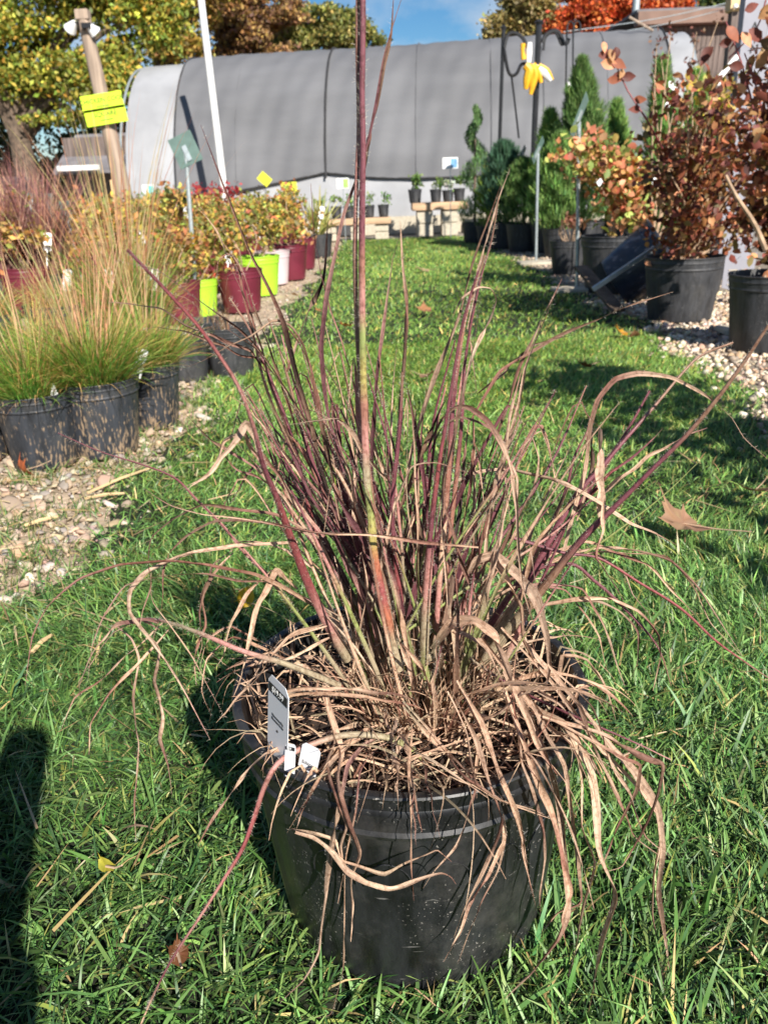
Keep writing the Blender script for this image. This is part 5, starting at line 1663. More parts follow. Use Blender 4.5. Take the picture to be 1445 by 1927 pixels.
# shade cloth with a bottom edge that hangs in shallow bays
def s_px(px, py):
    r_ = ray(px, py)[:2]
    A_ = np.array([[r_[0], -ux[0]], [r_[1], -ux[1]]])
    return float(np.linalg.solve(A_, cl2)[1])
bays = [.58, s_px(634, 98), s_px(790, 85), s_px(1010, 72), LEN - .05]
def scal(s):
    for a_, b_ in zip(bays[:-1], bays[1:]):
        if a_ <= s <= b_:
            t_ = (s - a_) / (b_ - a_)
            base = 0
            e_ = {0: .064 + .036 * t_, 1: .100 - .016 * t_, 2: .084 + .006 * t_, 3: .090 + .004 * t_}[bays.index(a_)]
            return e_ - .003 * math.sin(PI * t_)
    return .09
hoop_sheet('shade_cloth', .58, LEN - .05, 0.0, .93, M['shade'], .06, 130, 60, .016, .034, hh, scal, seed=2)
def strap(s, v0, v1, rad=.022, lift=.09, mat='strap'):
    pts = []
    for i in range(26):
        v = v0 + (v1 - v0) * i / 25
        o_, z = hoop(v); k_ = 1 + lift / HW
        p = cl2 + ux * s + un * o_ * k_ - cl2
        pts.append((p[0], p[1], z * k_ * zf(s)))
    MB().tube(pts, rad, 6).build('strap', M[mat], hh)
strap(.58, .062, .9, .014, .07); strap(bays[1], .090, .9, .020, .07); strap(LEN - .05, .09, .9, .014, .07)
# the pipe hoops pressing through the cloth and film
for k_ in range(10):
    s = -.4 + k_ * (LEN + .78) / 9
    pts = []
    for i in range(30):
        o_, z = hoop(i / 29); kk = 1 - .012
        p = ux * s + un * o_ * kk
        pts.append((p[0], p[1], z * kk * zf(s)))
    MB().tube(pts, .022, 6).build('hoop_pipe', M['galv'], hh)
for s in (s_px(480, 110), s_px(700, 92), bays[2], s_px(920, 76), bays[3], s_px(1120, 65)):
    strap(s, scal(s) + .005, .9, .014, .062, 'shade')
# hem of the cloth
pts = []
for j in range(80):
    s = .58 + (LEN - .63) * j / 79
    o_, z = hoop(scal(s)); k_ = 1 + .06 / HW
    p = ux * s + un * o_ * k_
    pts.append((p[0], p[1], z * k_ * zf(s)))
MB().tube(pts, .012, 6).build('hem', M['strap'], hh)
for s, nm in ((-.30, 'end_wall'), (LEN + .36, 'end_wall')):
    mb = MB()
    ring = [hoop(i / 30) for i in range(31)]
    v = [tuple(np.r_[ux * s + un * o_, z * zf(s) * .99]) for o_, z in ring]
    mb.add(v, [tuple(range(31))])
    mb.build(nm, M['poly'], hh)
a0 = ux * (-.30) + un * HW; a1 = ux * (LEN + .36) + un * HW
MB().box(tuple(np.r_[(a0 + a1) / 2 + un * .03, .14]), (LEN + 1.2, .05, .28), rot=math.atan2(ux[1], ux[0])).build('base_board', M['block'], hh)

# white flag pole before the hoop house
tp, bt = at(374, -40, 13.8), at(424, 375, 13.8)
e = empty('white_pole', (bt[0], 13.8, 0), 'tall slim white pole before the hoop house', 'pole')
MB().tube([(0, 0, 0), (bt - np.array([bt[0], 13.8, 0])), (tp - np.array([bt[0], 13.8, 0]))], [.055, .055, .050], 12).build('pole_shaft', M['white'], e, smooth=True)
MB().lathe([(.001, 0), (.12, 0), (.12, .03), (.06, .035), (.058, .06)], 16).build('base_flange', M['white'], e)

# ------------------------------------------------------------------ wooden utility pole with floodlights and lime signs
tp, bt = at(158, 32, 12.5), at(232, 360, 12.5)
bb = bt + (bt - tp) * (bt[2] / (tp[2] - bt[2]))
e = empty('utility_pole', bb, 'leaning weathered wooden pole with floodlights behind the tall grass', 'pole')
MB().tube([(0, 0, 0), (bt - bb), (tp - bb)], [.125, .115, .085], 14).build('pole_shaft', M['pole_wood'], e, smooth=True)
MB().box(tuple(tp - bb + np.array([0, -.02, .02])), (.17, .14, .12), bev=.01).build('pole_cap', M['pole_wood'], e)
for k_, (px, py, a_) in enumerate([(137, 48, .9), (172, 53, -.7)]):
    p = at(px, py, 12.4)
    q = MB().lathe([(.001, .06), (.03, .06), (.045, .03), (.085, -.07), (.080, -.075), (.001, -.03)], 18).build('floodlight', M['white'], e, p - bb, smooth=True)
    q.rotation_euler = (.5, a_, 0)
    MB().tube([(0, 0, .05), (.04 * (1 if k_ == 0 else -1), 0, .10), (.08 * (1 if k_ == 0 else -1), 0, .04)], .012, 6).build('lamp_arm', M['blackiron'], q)
MB().box(tuple(at(163, 48, 12.35) - bb), (.12, .05, .06)).build('bracket', M['blackiron'], e)
def lime_sign(px, py, w, h, s, sz, label, bar=False, extra=None):
    p = at(px, py, 12.34)
    o = MB().box((0, 0, 0), (w, .012, h), bev=.002).build('lime_sign', M['lime'], None, p)
    o.rotation_euler = (0, -.11, 0)
    tag(o, label, 'sign')
    t_ = obj('lettering', text_mesh(s, sz, M['ink'], .0015), o, (0, -.009, h * .12))
    t_.rotation_euler = (PI / 2, 0, 0)
    if bar: MB().box((0, -.009, -h * .22), (w * .32, .004, h * .05)).build('printed_rule', M['ink'], o)
    if extra:
        t2 = obj('lettering', text_mesh(extra, sz * .5, M['greenp'], .0015), o, (0, -.009, -h * .25)); t2.rotation_euler = (PI / 2, 0, 0)
lime_sign(193, 192, .56, .205, 'CHICKEN COOP', .082, 'upper lime green sign reading CHICKEN COOP on the leaning pole', bar=True)
lime_sign(200, 218, .56, .205, 'SQUARE', .085, 'lower lime green sign with a dark rule on the leaning pole', True)

# ------------------------------------------------------------------ shed at the far left, behind
p0, p1 = at(118, 330, 16.0), at(250, 330, 16.0)
e = empty('garden_shed', ((p0[0] + p1[0]) / 2, 17.2, 0), 'low grey roofed shed under the trees behind the leaning pole', 'shed')
w_ = p1[0] - p0[0] + .4
MB().box((0, .4, .9), (w_ * .92, 1.8, 1.8)).build('wall', M['wall_plank'], e)
z1 = at(180, 262, 16.0)[2]
rf = MB().add([(-w_ / 2, -1.1, z1 - .55), (w_ / 2, -1.1, z1 - .55), (w_ / 2, .5, z1 + .15), (-w_ / 2, .5, z1 + .15), (-w_ / 2, -1.1, z1 - .50), (w_ / 2, -1.1, z1 - .50), (w_ / 2, .5, z1 + .20), (-w_ / 2, .5, z1 + .20)],
              [(0, 3, 2, 1), (4, 5, 6, 7), (0, 1, 5, 4), (2, 3, 7, 6), (1, 2, 6, 5), (3, 0, 4, 7)]).build('roof', M['roof'], e)
pw = at(150, 318, 15.9)
MB().box((-.3, -1.25, pw[2] + .02), (w_ * .45, .06, .08)).build('gutter', M['white'], e)
MB().box((.25, -1.0, .5), (.16, .16, 1.1)).build('porch_post', M['board'], e)
MB().box((-.35, -1.2, .45), (w_ * .5, .4, .05)).build('shelf', M['white'], e)
# boards stacked at left edge
p = at(2, 415, 6.9)
o = MB().box((0, 0, .30), (.26, .03, .62), bev=.004).build('wooden_board', M['board'], None, (p[0], 6.9, p[2] - .30)); o.rotation_euler = (0, -.12, 0)
tag(o, 'pale wooden board standing at the left frame edge', 'board')
p = at(32, 395, 7.3)
MB().box((0, 0, .25), (.24, .22, .5), bev=.03).build('dark_bin', M['pot_far'], None, (p[0], 7.3, p[2] - .25))
tag(COL.objects[-1], 'dark plastic bin behind the pale board', 'bin')

# ------------------------------------------------------------------ right: row of pots and shrubs
def rpot(px, py, r_, h_, name, label, cat='potted shrub', mat='pot_far', taper=.82, dy=None):
    g = grd(px, py)
    e = empty(name, (g[0], g[1] + r_ * taper, 0), label, cat)
    make_pot(e, r_, h_, M[mat], taper, 44)
    return e, g
RB_COLS = [(.34, .11, .058), (.20, .058, .042), (.50, .22, .10), (.115, .038, .030), (.56, .30, .14), (.22, .14, .055), (.30, .22, .09)]
RB_W = [6, 6, 4, 4, 2, 3, 2]

def big_leaf_meshes(cols, k=10, seed=0):
    ms = []
    r = np.random.default_rng(seed)
    for i in range(k):
        V = []; n = 7
        crl = r.uniform(-.5, .9); fold = r.uniform(.1, .7)
        t = np.linspace(0, 1, n)
        w = .30 * np.sin(PI * t ** .8) * (1 - .15 * t) + .005
        for a, ww in zip(t, w):
            y = math.sin(a * (1 + abs(crl) * .4)) ; zc = -crl * a * a * .5
            for u in (-1, 0, 1): V.append((u * ww, a, zc + abs(u) * ww * fold))
        f = []
        for a in range(n - 1):
            for u in range(2):
                q = a * 3 + u
                f.append((q, q + 1, q + 4, q + 3))
        c = np.clip(np.repeat(palette(1, [cols[i % len(cols)]], None, .15, r), len(V), 0) * (1 + r.normal(0, .1, (len(V), 1))), 0, 1)
        ms.append(mesh_np('leaf', V, f, M['leaf'], c, smooth=True))
    return ms
rb_leaves = big_leaf_meshes(RB_COLS, 14, 3)
og_leaves = big_leaf_meshes([(.62, .28, .13), (.40, .42, .11), (.68, .46, .15), (.52, .18, .10), (.30, .36, .10), (.70, .38, .20)], 12, 4)
def leaf_objects(parent, branches, n, size, meshes, seed, off=.03):
    """separate leaves set along branch polylines (local coordinates)"""
    r = np.random.default_rng(seed)
    for i in range(n):
        B = branches[int(r.integers(len(branches)))]
        t = r.uniform(.25, 1) * (len(B) - 1.001); k = int(t); p = B[k] * (1 - t + k) + B[k + 1] * (t - k)
        o = obj('leaf', meshes[int(r.integers(len(meshes)))], parent, p + r.normal(0, off, 3))
        s = size * r.uniform(.6, 1.25)
        o.scale = (s, s, s)
        o.rotation_euler = (r.normal(-.3, .7), r.normal(0, .6), r.uniform(0, 6.28))

# P1: the rust-red shrub
e, g = rpot(1297, 608, .205, .335, 'rust_shrub', 'big rust red leaved shrub in the sunlit black pot dappled with leaf shadows')
Yc = float(e.location.y)
def loc(px, py, Y, e): return at(px, py, Y) - np.array(e.location)
tops = [(1256, 262), (1290, 200), (1350, 190), (1400, 210), (1262, 330), (1330, 280), (1420, 300), (1275, 380), (1380, 380), (1310, 330), (1275, 290), (1440, 250), (1300, 430), (1285, 440), (1370, 240), (1400, 430)]
br = []
r = np.random.default_rng(17)
for i, (px, py) in enumerate(tops):
    b0 = np.array([r.normal(0, .03), r.normal(0, .03), .29]); en = loc(px, py, Yc + r.uniform(-.35, .3), e)
    P = catmull([b0, b0 * .4 + en * .45 + np.array([0, 0, .04]), en * .8 + b0 * .2 + r.normal(0, .02, 3), en], 12)
    br.append(P)
    MB().tube(P, list(np.linspace(.010, .0025, 12)), 6).build('branch', M['twig'], e)
cl = [(*(P[-1]), .16, .16, .13) for P in br] + [(*(P[8]), .15, .15, .12) for P in br]
foliage('foliage', e, 2500, cl, .043, RB_COLS, RB_W, 5, tpl=(LEAF6_V, LEAF6_F), aspect=1.15)
leaf_objects(e, br, 190, .052, rb_leaves, 7, .07)
# the shoot that reaches left before the hoop house
P = catmull([br[0][-3], loc(1222, 235, Yc - .2, e), loc(1180, 170, Yc - .2, e), loc(1160, 125, Yc - .2, e), loc(1140, 108, Yc - .2, e)], 12)
M['redtwig'] = pmat('red_twig', (.25, .06, .06), rough=.5)
MB().tube(P, list(np.linspace(.006, .003, 12)), 6).build('branch', M['redtwig'], e)
for i, (px, py, rz, s) in enumerate([(1150, 112, 2.2, .075), (1125, 105, 1.4, .07), (1147, 92, 3.0, .06), (1160, 88, -2.9, .065), (1130, 118, 1.8, .08), (1142, 150, 1.7, .06), (1150, 146, 1.5, .075), (1172, 130, -2.6, .05), (1168, 146, 1.5, .07), (1135, 78, 3.1, .05), (1190, 188, 1.6, .06), (1205, 205, -1.6, .06)]):
    o = obj('leaf', rb_leaves[i % 5], e, loc(px, py, Yc - .2, e)); o.scale = (s * 1.1, s * 1.1, s * 1.1); o.rotation_euler = (PI / 2 + .3, rz, .2)

# P2: red shrub at the right frame edge
e, g = rpot(1468, 668, .185, .33, 'red_shrub', 'dark red leaved shrub in the black pot cut by the right frame edge')
Yc = float(e.location.y)
br = []
for i, (px, py) in enumerate([(1365, 40), (1400, 100), (1440, 30), (1430, 160), (1470, 90), (1500, 200), (1440, 260), (1480, 330), (1420, 380), (1510, 60), (1460, 420)]):
    b0 = np.array([r.normal(0, .02), r.normal(0, .02), .29]); en = loc(px, py, Yc + r.uniform(-.15, .2), e)
    P = catmull([b0, b0 * .4 + en * .5 + np.array([.06, 0, 0]), en * .8 + b0 * .2 + np.array([.04, 0, 0]), en], 14)
    br.append(P)
    MB().tube(P, list(np.linspace(.009, .0022, 14)), 6).build('branch', M['redtwig'] if i < 5 else M['twig'], e)
foliage('foliage', e, 1100, [(*(P[-1]), .10, .12, .12) for P in br[3:]] + [(*(P[9]), .10, .10, .12) for P in br[4:]], .055, RB_COLS, RB_W, 9, tpl=(LEAF6_V, LEAF6_F))
leaf_objects(e, br, 100, .075, rb_leaves, 11, .035)
P = catmull([loc(1440, 470, Yc - .1, e), loc(1418, 420, Yc - .1, e), loc(1385, 370, Yc - .12, e), loc(1365, 330, Yc - .1, e)], 8)
MB().tube(P, list(np.linspace(.012, .006, 8)), 7).build('branch', M['twig'], e)
P = catmull([loc(1370, 110, Yc, e), loc(1400, 80, Yc, e), loc(1425, 50, Yc, e), loc(1440, 0, Yc, e)], 8)
MB().tube(P, .003, 6).build('branch', M['redtwig'], e)
for i, (px, py, rz, s) in enumerate([(1368, 48, 2.7, .08), (1408, 55, 2.2, .08), (1425, 35, .9, .09), (1370, 125, 1.6, .07), (1395, 60, 2.6, .07), (1430, 75, 2.3, .08), (1440, 95, 2.5, .09), (1400, 20, 1.2, .06), (1420, 130, .4, .08), (1352, 85, 1.3, .06)]):
    o = obj('leaf', rb_leaves[i % 6], e, loc(px, py, Yc - .05, e)); o.scale = (s, s, s); o.rotation_euler = (PI / 2 + .3, rz, .2)

# P4: orange and green shrub with a stout pale stem
e, g = rpot(1167, 553, .235, .375, 'variegated_shrub', 'orange and green leaved shrub with a pale forked trunk in a wide black pot')
Yc = float(e.location.y)
P = catmull([np.array([-.05, 0, .31]), loc(1152, 440, Yc, e), loc(1150, 415, Yc, e), loc(1158, 395, Yc, e)], 8)
MB().tube(P, list(np.linspace(.030, .020, 8)), 9).build('trunk', M['twig'], e, smooth=True)
br = []
for i, (px, py) in enumerate([(1090, 290), (1130, 270), (1105, 320), (1165, 310), (1175, 360), (1200, 340), (1150, 330), (1185, 400), (1170, 385), (1210, 370), (1140, 300)]):
    en = loc(px, py, Yc + r.uniform(-.2, .2), e)
    Q = catmull([P[-2], P[-1] * .5 + en * .5 + r.normal(0, .03, 3), en], 9); br.append(Q)
    MB().tube(Q, list(np.linspace(.009, .003, 9)), 6).build('branch', M['twig'], e)
OG = [(.62, .27, .13), (.38, .42, .11), (.68, .46, .15), (.52, .17, .10), (.28, .36, .10), (.70, .38, .20)]
foliage('foliage', e, 1300, [(*(Q[-1]), .14, .14, .12) for Q in br], .055, OG, None, 15, tpl=(LEAF6_V, LEAF6_F), aspect=1.2)
leaf_objects(e, br, 150, .06, og_leaves, 13, .07)

# P5 twiggy pot, P6 grey pot, P7 behind
e, g = rpot(1076, 517, .165, .27, 'twiggy_potted_shrub', 'nearly bare reddish twigs in a black pot behind the tall sign post')
foliage('foliage', e, 160, ell(5, (0, 0, .40), (.14, .14, .12), 4), .04, [(.38, .17, .10), (.30, .12, .08)], None, 4)
stems(e, ell(6, (0, 0, .42), (.16, .16, .16), 5), .23, .005, M['twig'], 12, 'twig', 3)
stems(e, [(.02, 0, 1.1, .02, .02, .1)], .23, .011, M['twig'], 1, 'stem', 3)

def conifer(px_c, py_top, py_base, Y, halfw_px, label, cols, seed, n=2600, potr=.2, size=.05, kind='cone', name='potted_conifer', blade=False, wexp=.8, spread=.3):
    top = at(px_c, py_top, Y); x = at(px_c, py_base, Y)[0]
    e = empty(name, (x, Y, 0), label, 'potted conifer')
    hpot = potr * 1.5
    make_pot(e, potr, hpot, M['pot_far'], .82, 32)
    H_ = top[2] - hpot; rw = halfw_px / F * Y * 1.15; n = int(n * 3.2); size *= 1.2
    dx = top[0] - x
    MB().tube([(0, 0, hpot * .85), (dx * .5, 0, hpot + H_ * .5), (dx, 0, hpot + H_ * .93)], [.022, .015, .004], 7).build('trunk', M['bark'], e)
    r = np.random.default_rng(seed)
    t = r.uniform(0, 1, n) ** .75
    prof_ = {'cone': lambda t: (1 - t) ** wexp * np.clip(t * 14, .3, 1), 'ball': lambda t: np.sqrt(np.clip(1 - (2 * t - 1) ** 2, 0, 1)), 'col': lambda t: np.clip((1 - t) * 4, 0, 1) ** .7 * (1 - .25 * t)}[kind]
    a = r.uniform(0, 2 * PI, n)
    nb = 60
    bt_, ba = r.uniform(0, 1, nb), r.uniform(0, 2 * PI, nb)
    lump = 1 + .22 * np.sin(a * 5 + t * 21 + seed) + .20 * np.sin(a * 3 - t * 33) + .12 * np.sin(a * 9 + t * 57)
    q = rw * prof_(t) * lump * np.sqrt(r.uniform(.25, 1, n))
    pos = np.stack([q * np.cos(a) + dx * t, q * np.sin(a), hpot * .95 + t * H_], 1)
    c = palette(n, cols, None, .2, r) * (1 + .25 * np.sin(a * 5 + t * 21 + seed))[:, None]
    if blade:
        V, Fc, C = blades(pos, size * r.uniform(.7, 1.5, n), np.full(n, size * .15), a + r.normal(0, .5, n), np.clip(r.normal(.45, .2, n), 0, 1), r.uniform(-.3, .3, n), np.clip(c, .003, 1), 2, None, r)
    else:
        R = rand_rot(n, r)
        V, Fc, C = scatter(LEAF_V, LEAF_F, pos, R, np.stack([np.full(n, size * .7), size * r.uniform(.7, 1.4, n), np.full(n, size)], 1), np.clip(c, .003, 1))
    tag(obj('foliage', mesh_np('foliage', V, Fc, M['needle'], C), e), kind='stuff')
    return e
DK = [(.09, .165, .05), (.12, .215, .06), (.17, .27, .08)]
LG = [(.22, .37, .09), (.28, .43, .11), (.15, .28, .08)]
conifer(1095, 112, 440, 9.2, 62, 'tall dark green spruce cone between the two sign posts', DK, 31, 5200, .22, .055, blade=True, wexp=.75)
conifer(1035, 215, 440, 9.6, 40, 'feathery light green cypress left of the dark spruce', LG, 32, 2600, .22, .075, blade=True)
conifer(1055, 255, 440, 8.9, 38, 'mid green conifer in the grey sided pot under the short sign', DK + LG, 33, 2600, .19, .055, blade=True, kind='col')
conifer(948, 268, 440, 10.4, 30, 'rounded blue green dwarf pine beside the spiral topiary', [(.07, .15, .09), (.05, .11, .06)], 34, 2600, .2, .05, kind='ball', blade=True)
conifer(985, 300, 445, 9.9, 32, 'low green yew bush left of the short sign post', DK, 35, 1800, .2, .05, kind='col', blade=True)
conifer(918, 320, 440, 11.2, 16, 'yellow green upright thuja next to the spiral topiary', [(.26, .34, .05), (.18, .28, .05)], 36, 1100, .15, .05, kind='col', blade=True)
conifer(1160, 195, 420, 10.2, 40, 'light green pyramidal thuja behind the orange shrub', LG, 37, 2600, .2, .07, blade=True)
conifer(1215, 350, 462, 7.6, 58, 'round dense green shrub in the pot behind the fallen pot', DK, 38, 2600, .22, .05, kind='ball', blade=True)
conifer(1300, 250, 440, 7.4, 55, 'green conifer hidden behind the rust red shrub', DK, 39, 2600, .2, .06, blade=True, kind='col')
conifer(1378, 78, 430, 8.6, 22, 'slim green conifer spire in front of the brown wall', [(.09, .16, .06), (.06, .12, .05)], 40, 1800, .18, .055, blade=True)
conifer(1245, 120, 430, 9.4, 40, 'wispy light green conifer rising above the rust shrub', LG, 41, 1700, .2, .09, blade=True)
conifer(1310, 140, 430, 9.8, 26, 'light green upright conifer before the white film end', LG, 42, 1300, .18, .08, blade=True, kind='col')

# spiral topiary
Y = 11.6
x = at(893, 430, Y)[0]; zt_ = at(884, 195, Y)[2]
e = empty('spiral_topiary', (x, Y, 0), 'green juniper clipped into a spiral at the end of the lawn', 'topiary')
make_pot(e, .17, .27, M['pot_far'], .82, 28)
MB().tube([(0, 0, .22), (0, 0, zt_ * .9)], [.022, .010], 7).build('trunk', M['bark'], e)
r = np.random.default_rng(51)
n = 6500
t = r.uniform(0, 1, n)
turn = 2.9
ang = t * turn * 2 * PI + 1.9
R1 = .115 * (1 - t) ** .6 + .015; R2 = .085 * (1 - t) ** .5 + .035
d = r.normal(size=(n, 3)); d /= np.linalg.norm(d, axis=1)[:, None]; d *= r.uniform(.6, 1, n)[:, None]
z = .30 + t * (zt_ - .36)
pos = np.stack([R1 * np.cos(ang) + d[:, 0] * R2, R1 * np.sin(ang) + d[:, 1] * R2, z + d[:, 2] * R2 * 1.15], 1)
c = palette(n, [(.13, .24, .08), (.10, .19, .065), (.17, .28, .10)], None, .2, r)
V, Fc, C = blades(pos, r.uniform(.025, .055, n), np.full(n, .008), r.uniform(0, 6.3, n), np.clip(r.normal(.25, .2, n), 0, 1), r.uniform(-.2, .3, n), c, 2, None, r)
tag(obj('foliage', mesh_np('foliage', V, Fc, M['needle'], C), e), kind='stuff')
p = at(915, 316, 11.9)
MB().lathe([(.001, -1), (.6, -.8), (1, 0), (.6, .8), (.001, 1)], 12).build('orange_marker', M['glove'], None, p).scale = (.07, .03, .09)
tag(COL.objects[-1], 'orange disc showing behind the spiral topiary', 'marker')

# yellow-leaved twig shrub between
g = at(1350, 200, 5.6)
e = empty('yellow_leaved_shrub', (g[0], 5.6, 0), 'sparse yellow leaved shrub with a white tag above the rust shrub', 'potted shrub')
make_pot(e, .15, .25, M['pot_far'])
cl = [(*loc(px, py, 5.6, e), .10, .10, .09) for px, py in ((1330, 200), (1355, 185), (1375, 195), (1345, 225), (1365, 160), (1330, 160), (1350, 240))]
stems(e, cl, .22, .006, M['twig'], 9, seed=3)
foliage('foliage', e, 190, cl, .06, [(.55, .42, .07), (.50, .36, .12), (.35, .32, .08)], None, 6, tpl=(LEAF6_V, LEAF6_F))
o = plate(.03, .17, .002, .004).build('plant_tag', M['white'], None, at(1368, 128, 5.4)); o.rotation_euler = (PI / 2, .75, .2)
tag(o, 'long white tag sticking up from the yellow leaved shrub', 'plant tag')
for i, (px, py) in enumerate([(1262, 160), (1268, 170), (1255, 198), (1128, 343), (1230, 340), (1352, 155)]):
    o = plate(.03, .04, .002, .004).build('plant_tag', M['white'], None, at(px, py, 5.2)); o.rotation_euler = (PI / 2 - .2, .3 * i, .3)
    tag(o, ['upper white tag of the pair against the hoop house cloth behind the rust shrub', 'lower white tag of the pair against the hoop house cloth', 'white tag at the left shoulder of the rust red shrub', 'white tag hanging in the orange and green shrub', 'white tag between the orange shrub and the rust red shrub', 'small white tag in the yellow leaved shrub under the long one'][i], 'plant tag', 'white tags in the right hand shrubs')

# bare twiggy heads over the cloth
e = empty('bare_twig_shrub', tuple(np.r_[at(1240, 300, 6.3)[:2], 0]), 'bare brown twigs with dark seed heads before the hoop house end', 'potted shrub')
make_pot(e, .15, .25, M['pot_far'])
cl = [(*loc(px, py, 6.3, e), .05, .05, .05) for px, py in ((1243, 105), (1235, 80), (1262, 60), (1300, 115), (1310, 60), (1280, 160), (1350, 40), (1230, 140))]
for i, c_ in enumerate(cl):
    Q = catmull([np.array([0, 0, .22]), np.array(c_[:3]) * .5 + np.array([r.normal(0, .05), 0, .1]), np.array(c_[:3])], 9)
    MB().tube(Q, list(np.linspace(.008, .0025, 9)), 5).build('twig', M['twig'], e)
foliage('seed_heads', e, 130, cl, .035, [(.16, .06, .05), (.20, .10, .07)], None, 8)

# fallen pot lying on its side behind the rust shrub, with fallen sign bar
g = grd(1215, 575)
e = empty('fallen_pot', (g[0] - .02, g[1] + .25, .185), 'navy black empty pot lying tilted on its side between two shrubs', 'pot')
MB().lathe(pot_profile(.215, .36, .165, .008), 44).build('pot', M['navy'], e, (0, 0, -.13), smooth=True, angle=35)
MB().lathe([(.001, 0), (.022, 0), (.022, .004), (.001, .004)], 14).build('drain_hole', M['ink'], e, (-.06, -.145, -.08)).rotation_euler = (PI / 2, 0, 0)
e.rotation_euler = (.15, .95, -.15)
A, B = at(1115, 545, 4.75), at(1335, 397, 4.9)
o = MB().box((0, 0, 0), (float(np.linalg.norm(B - A)), .018, .028), bev=.003).build('metal_bar', M['galv'], None, (A + B) / 2)
v_ = Vector([float(q) for q in (B - A)]); o.rotation_euler = v_.to_track_quat('X', 'Z').to_euler()
tag(o, 'long grey metal bar propped diagonally across the fallen pot', 'bar')
A, B = at(1092, 502, 5.2), at(1165, 568, 4.8)
A[2], B[2] = max(A[2], .1), .03
o = MB().box((0, 0, 0), (float(np.linalg.norm(B - A)), .09, .02), bev=.003).build('wooden_board', M['bark'], None, (A + B) / 2)
v_ = Vector([float(q) for q in (B - A)]); o.rotation_euler = v_.to_track_quat('X', 'Z').to_euler()
tag(o, 'short dark board leaning from the wide pot down to the gravel', 'board')
# flat paving slabs / bases at the row
for px, py, w, lb in ((1080, 548, .30, 'flat grey slab under the tall sign post'), (1010, 497, .36, 'flat grey slab under the short sign post'), (1395, 625, .22, 'pale flat scrap of slab beside the right edge pot')):
    g = grd(px, py)
    MB().box((0, 0, .012), (w, w * .7, .03), bev=.006).build('paving_slab', M['block'], None, (g[0], g[1], 0))
    tag(COL.objects[-1], lb, 'slab')
# torn white label on a grey crate
p = at(1391, 500, 5.1)
e = empty('white_crate', (p[0], 5.1, 0), 'white slotted crate with torn edge between the two right hand pots', 'crate')
wv = .19; hv = .30
mb = MB()
out = [(-.095, .10), (.03, .06), (.09, .16), (.095, hv), (.04, hv - .05), (0, hv - .02), (-.04, hv - .06), (-.09, hv)]
nn = len(out)
mb.add([(x_, 0, z_) for x_, z_ in out] + [(x_, .006, z_) for x_, z_ in out], [tuple(range(nn)), tuple(range(2 * nn - 1, nn - 1, -1))] + [(i, i + nn, (i + 1) % nn + nn, (i + 1) % nn) for i in range(nn)])
mb.build('crate_panel', M['lilac'], e)
for i in range(4):
    for j in range(2):
        MB().box((-.038 + j * .075, -.003, hv - .10 - i * .028), (.052, .003, .006)).build('slot', M['block'], e)

# tall side plants out to the right of the frame that shade the near lawn
for i, (x_, y_, s) in enumerate([(1.36, 1.95, 1.0), (1.62, 1.05, 1.15), (1.45, .25, .9)]):
    e = empty('row_shrub', (x_, y_, 0), ['leafy shrub in the right row just outside the frame, nearest the big leaf', 'second leafy shrub outside the frame in the right row', 'third leafy shrub outside the frame in the right row'][i], 'potted shrub')
    make_pot(e, .19, .32, M['pot_far'])
    cl = ell(12, (0, 0, .78 * s), (.36 * s, .36 * s, .36 * s), 60 + i, (.3, .45))
    stems(e, cl, .28, .009, M['twig'], 9, seed=i)
    foliage('foliage', e, 620, cl, .075, RB_COLS, RB_W, 70 + i, tpl=(LEAF6_V, LEAF6_F))

# ------------------------------------------------------------------ shepherd hooks with a yellow glove bundle
def hook_pole(px0, py0, px1, py1, Y, rad, arms, label, name='plant_hook'):
    tp_, bt_ = at(px0, py0, Y), at(px1, py1, Y)
    base = np.array([bt_[0], Y, 0])
    e = empty(name, base, label, 'plant hook')
    MB().tube([(0, 0, 0), bt_ - base, tp_ - base], rad, 8).build('pole', M['blackiron'], e)
    MB().lathe([(.001, .05), (rad * 1.6, .02), (rad * 1.3, 0), (.001, -.01)], 10).build('finial', M['blackiron'], e, tp_ - base)
    for pts, rr_ in arms:
        Q = catmull([at(a, b, Y - .02) - base for a, b in pts], 28)
        MB().tube(Q, rr_, 7).build('hook_arm', M['blackiron'], e)
    return e
Yh = 10.8
hook_pole(947, 55, 940, 262, Yh, .022, [([(948, 90), (955, 66), (968, 62), (982, 70), (990, 85), (994, 92)], .020), ([(948, 92), (955, 130), (962, 142), (972, 138), (980, 122), (988, 119)], .020), ([(962, 142), (968, 190), (976, 260)], .012)], 'black plant hook with scrolled arms, left of the pair')
hook_pole(1014, 45, 1005, 250, Yh, .035, [([(1020, 80), (1026, 66), (1040, 58), (1052, 62), (1060, 80), (1066, 82), (1070, 72)], .022), ([(1022, 95), (1026, 70), (1042, 60), (1050, 70), (1056, 84), (1064, 80)], .016)], 'thick black plant hook with one scrolled arm, right of the pair')
hook_pole(1066, 60, 1062, 300, Yh - .2, .010, [([(1066, 62), (1068, 46), (1074, 40), (1079, 48), (1078, 62)], .009)], 'thin black hook, left of the thin pair')
hook_pole(1078, 60, 1076, 300, Yh - .2, .010, [([(1078, 62), (1081, 44), (1087, 40), (1092, 48), (1090, 60)], .009)], 'thin black hook, right of the thin pair')
p = at(1000, 128, Yh - .08)
e = empty('glove_bundle', p, 'bundle of yellow and white gloves hanging from the black hook', 'gloves')
def finger(pts, rads, mat, nm='glove_finger'):
    Q = catmull([at(a, b, Yh - .08) - p for a, b in pts], 9)
    MB().tube(Q, [float(np.interp(i, np.linspace(0, 8, len(rads)), rads)) for i in range(9)], 8).build(nm, M[mat], e, smooth=True)
finger([(984, 82), (983, 95), (985, 112)], [.03, .022, .03], 'glove')
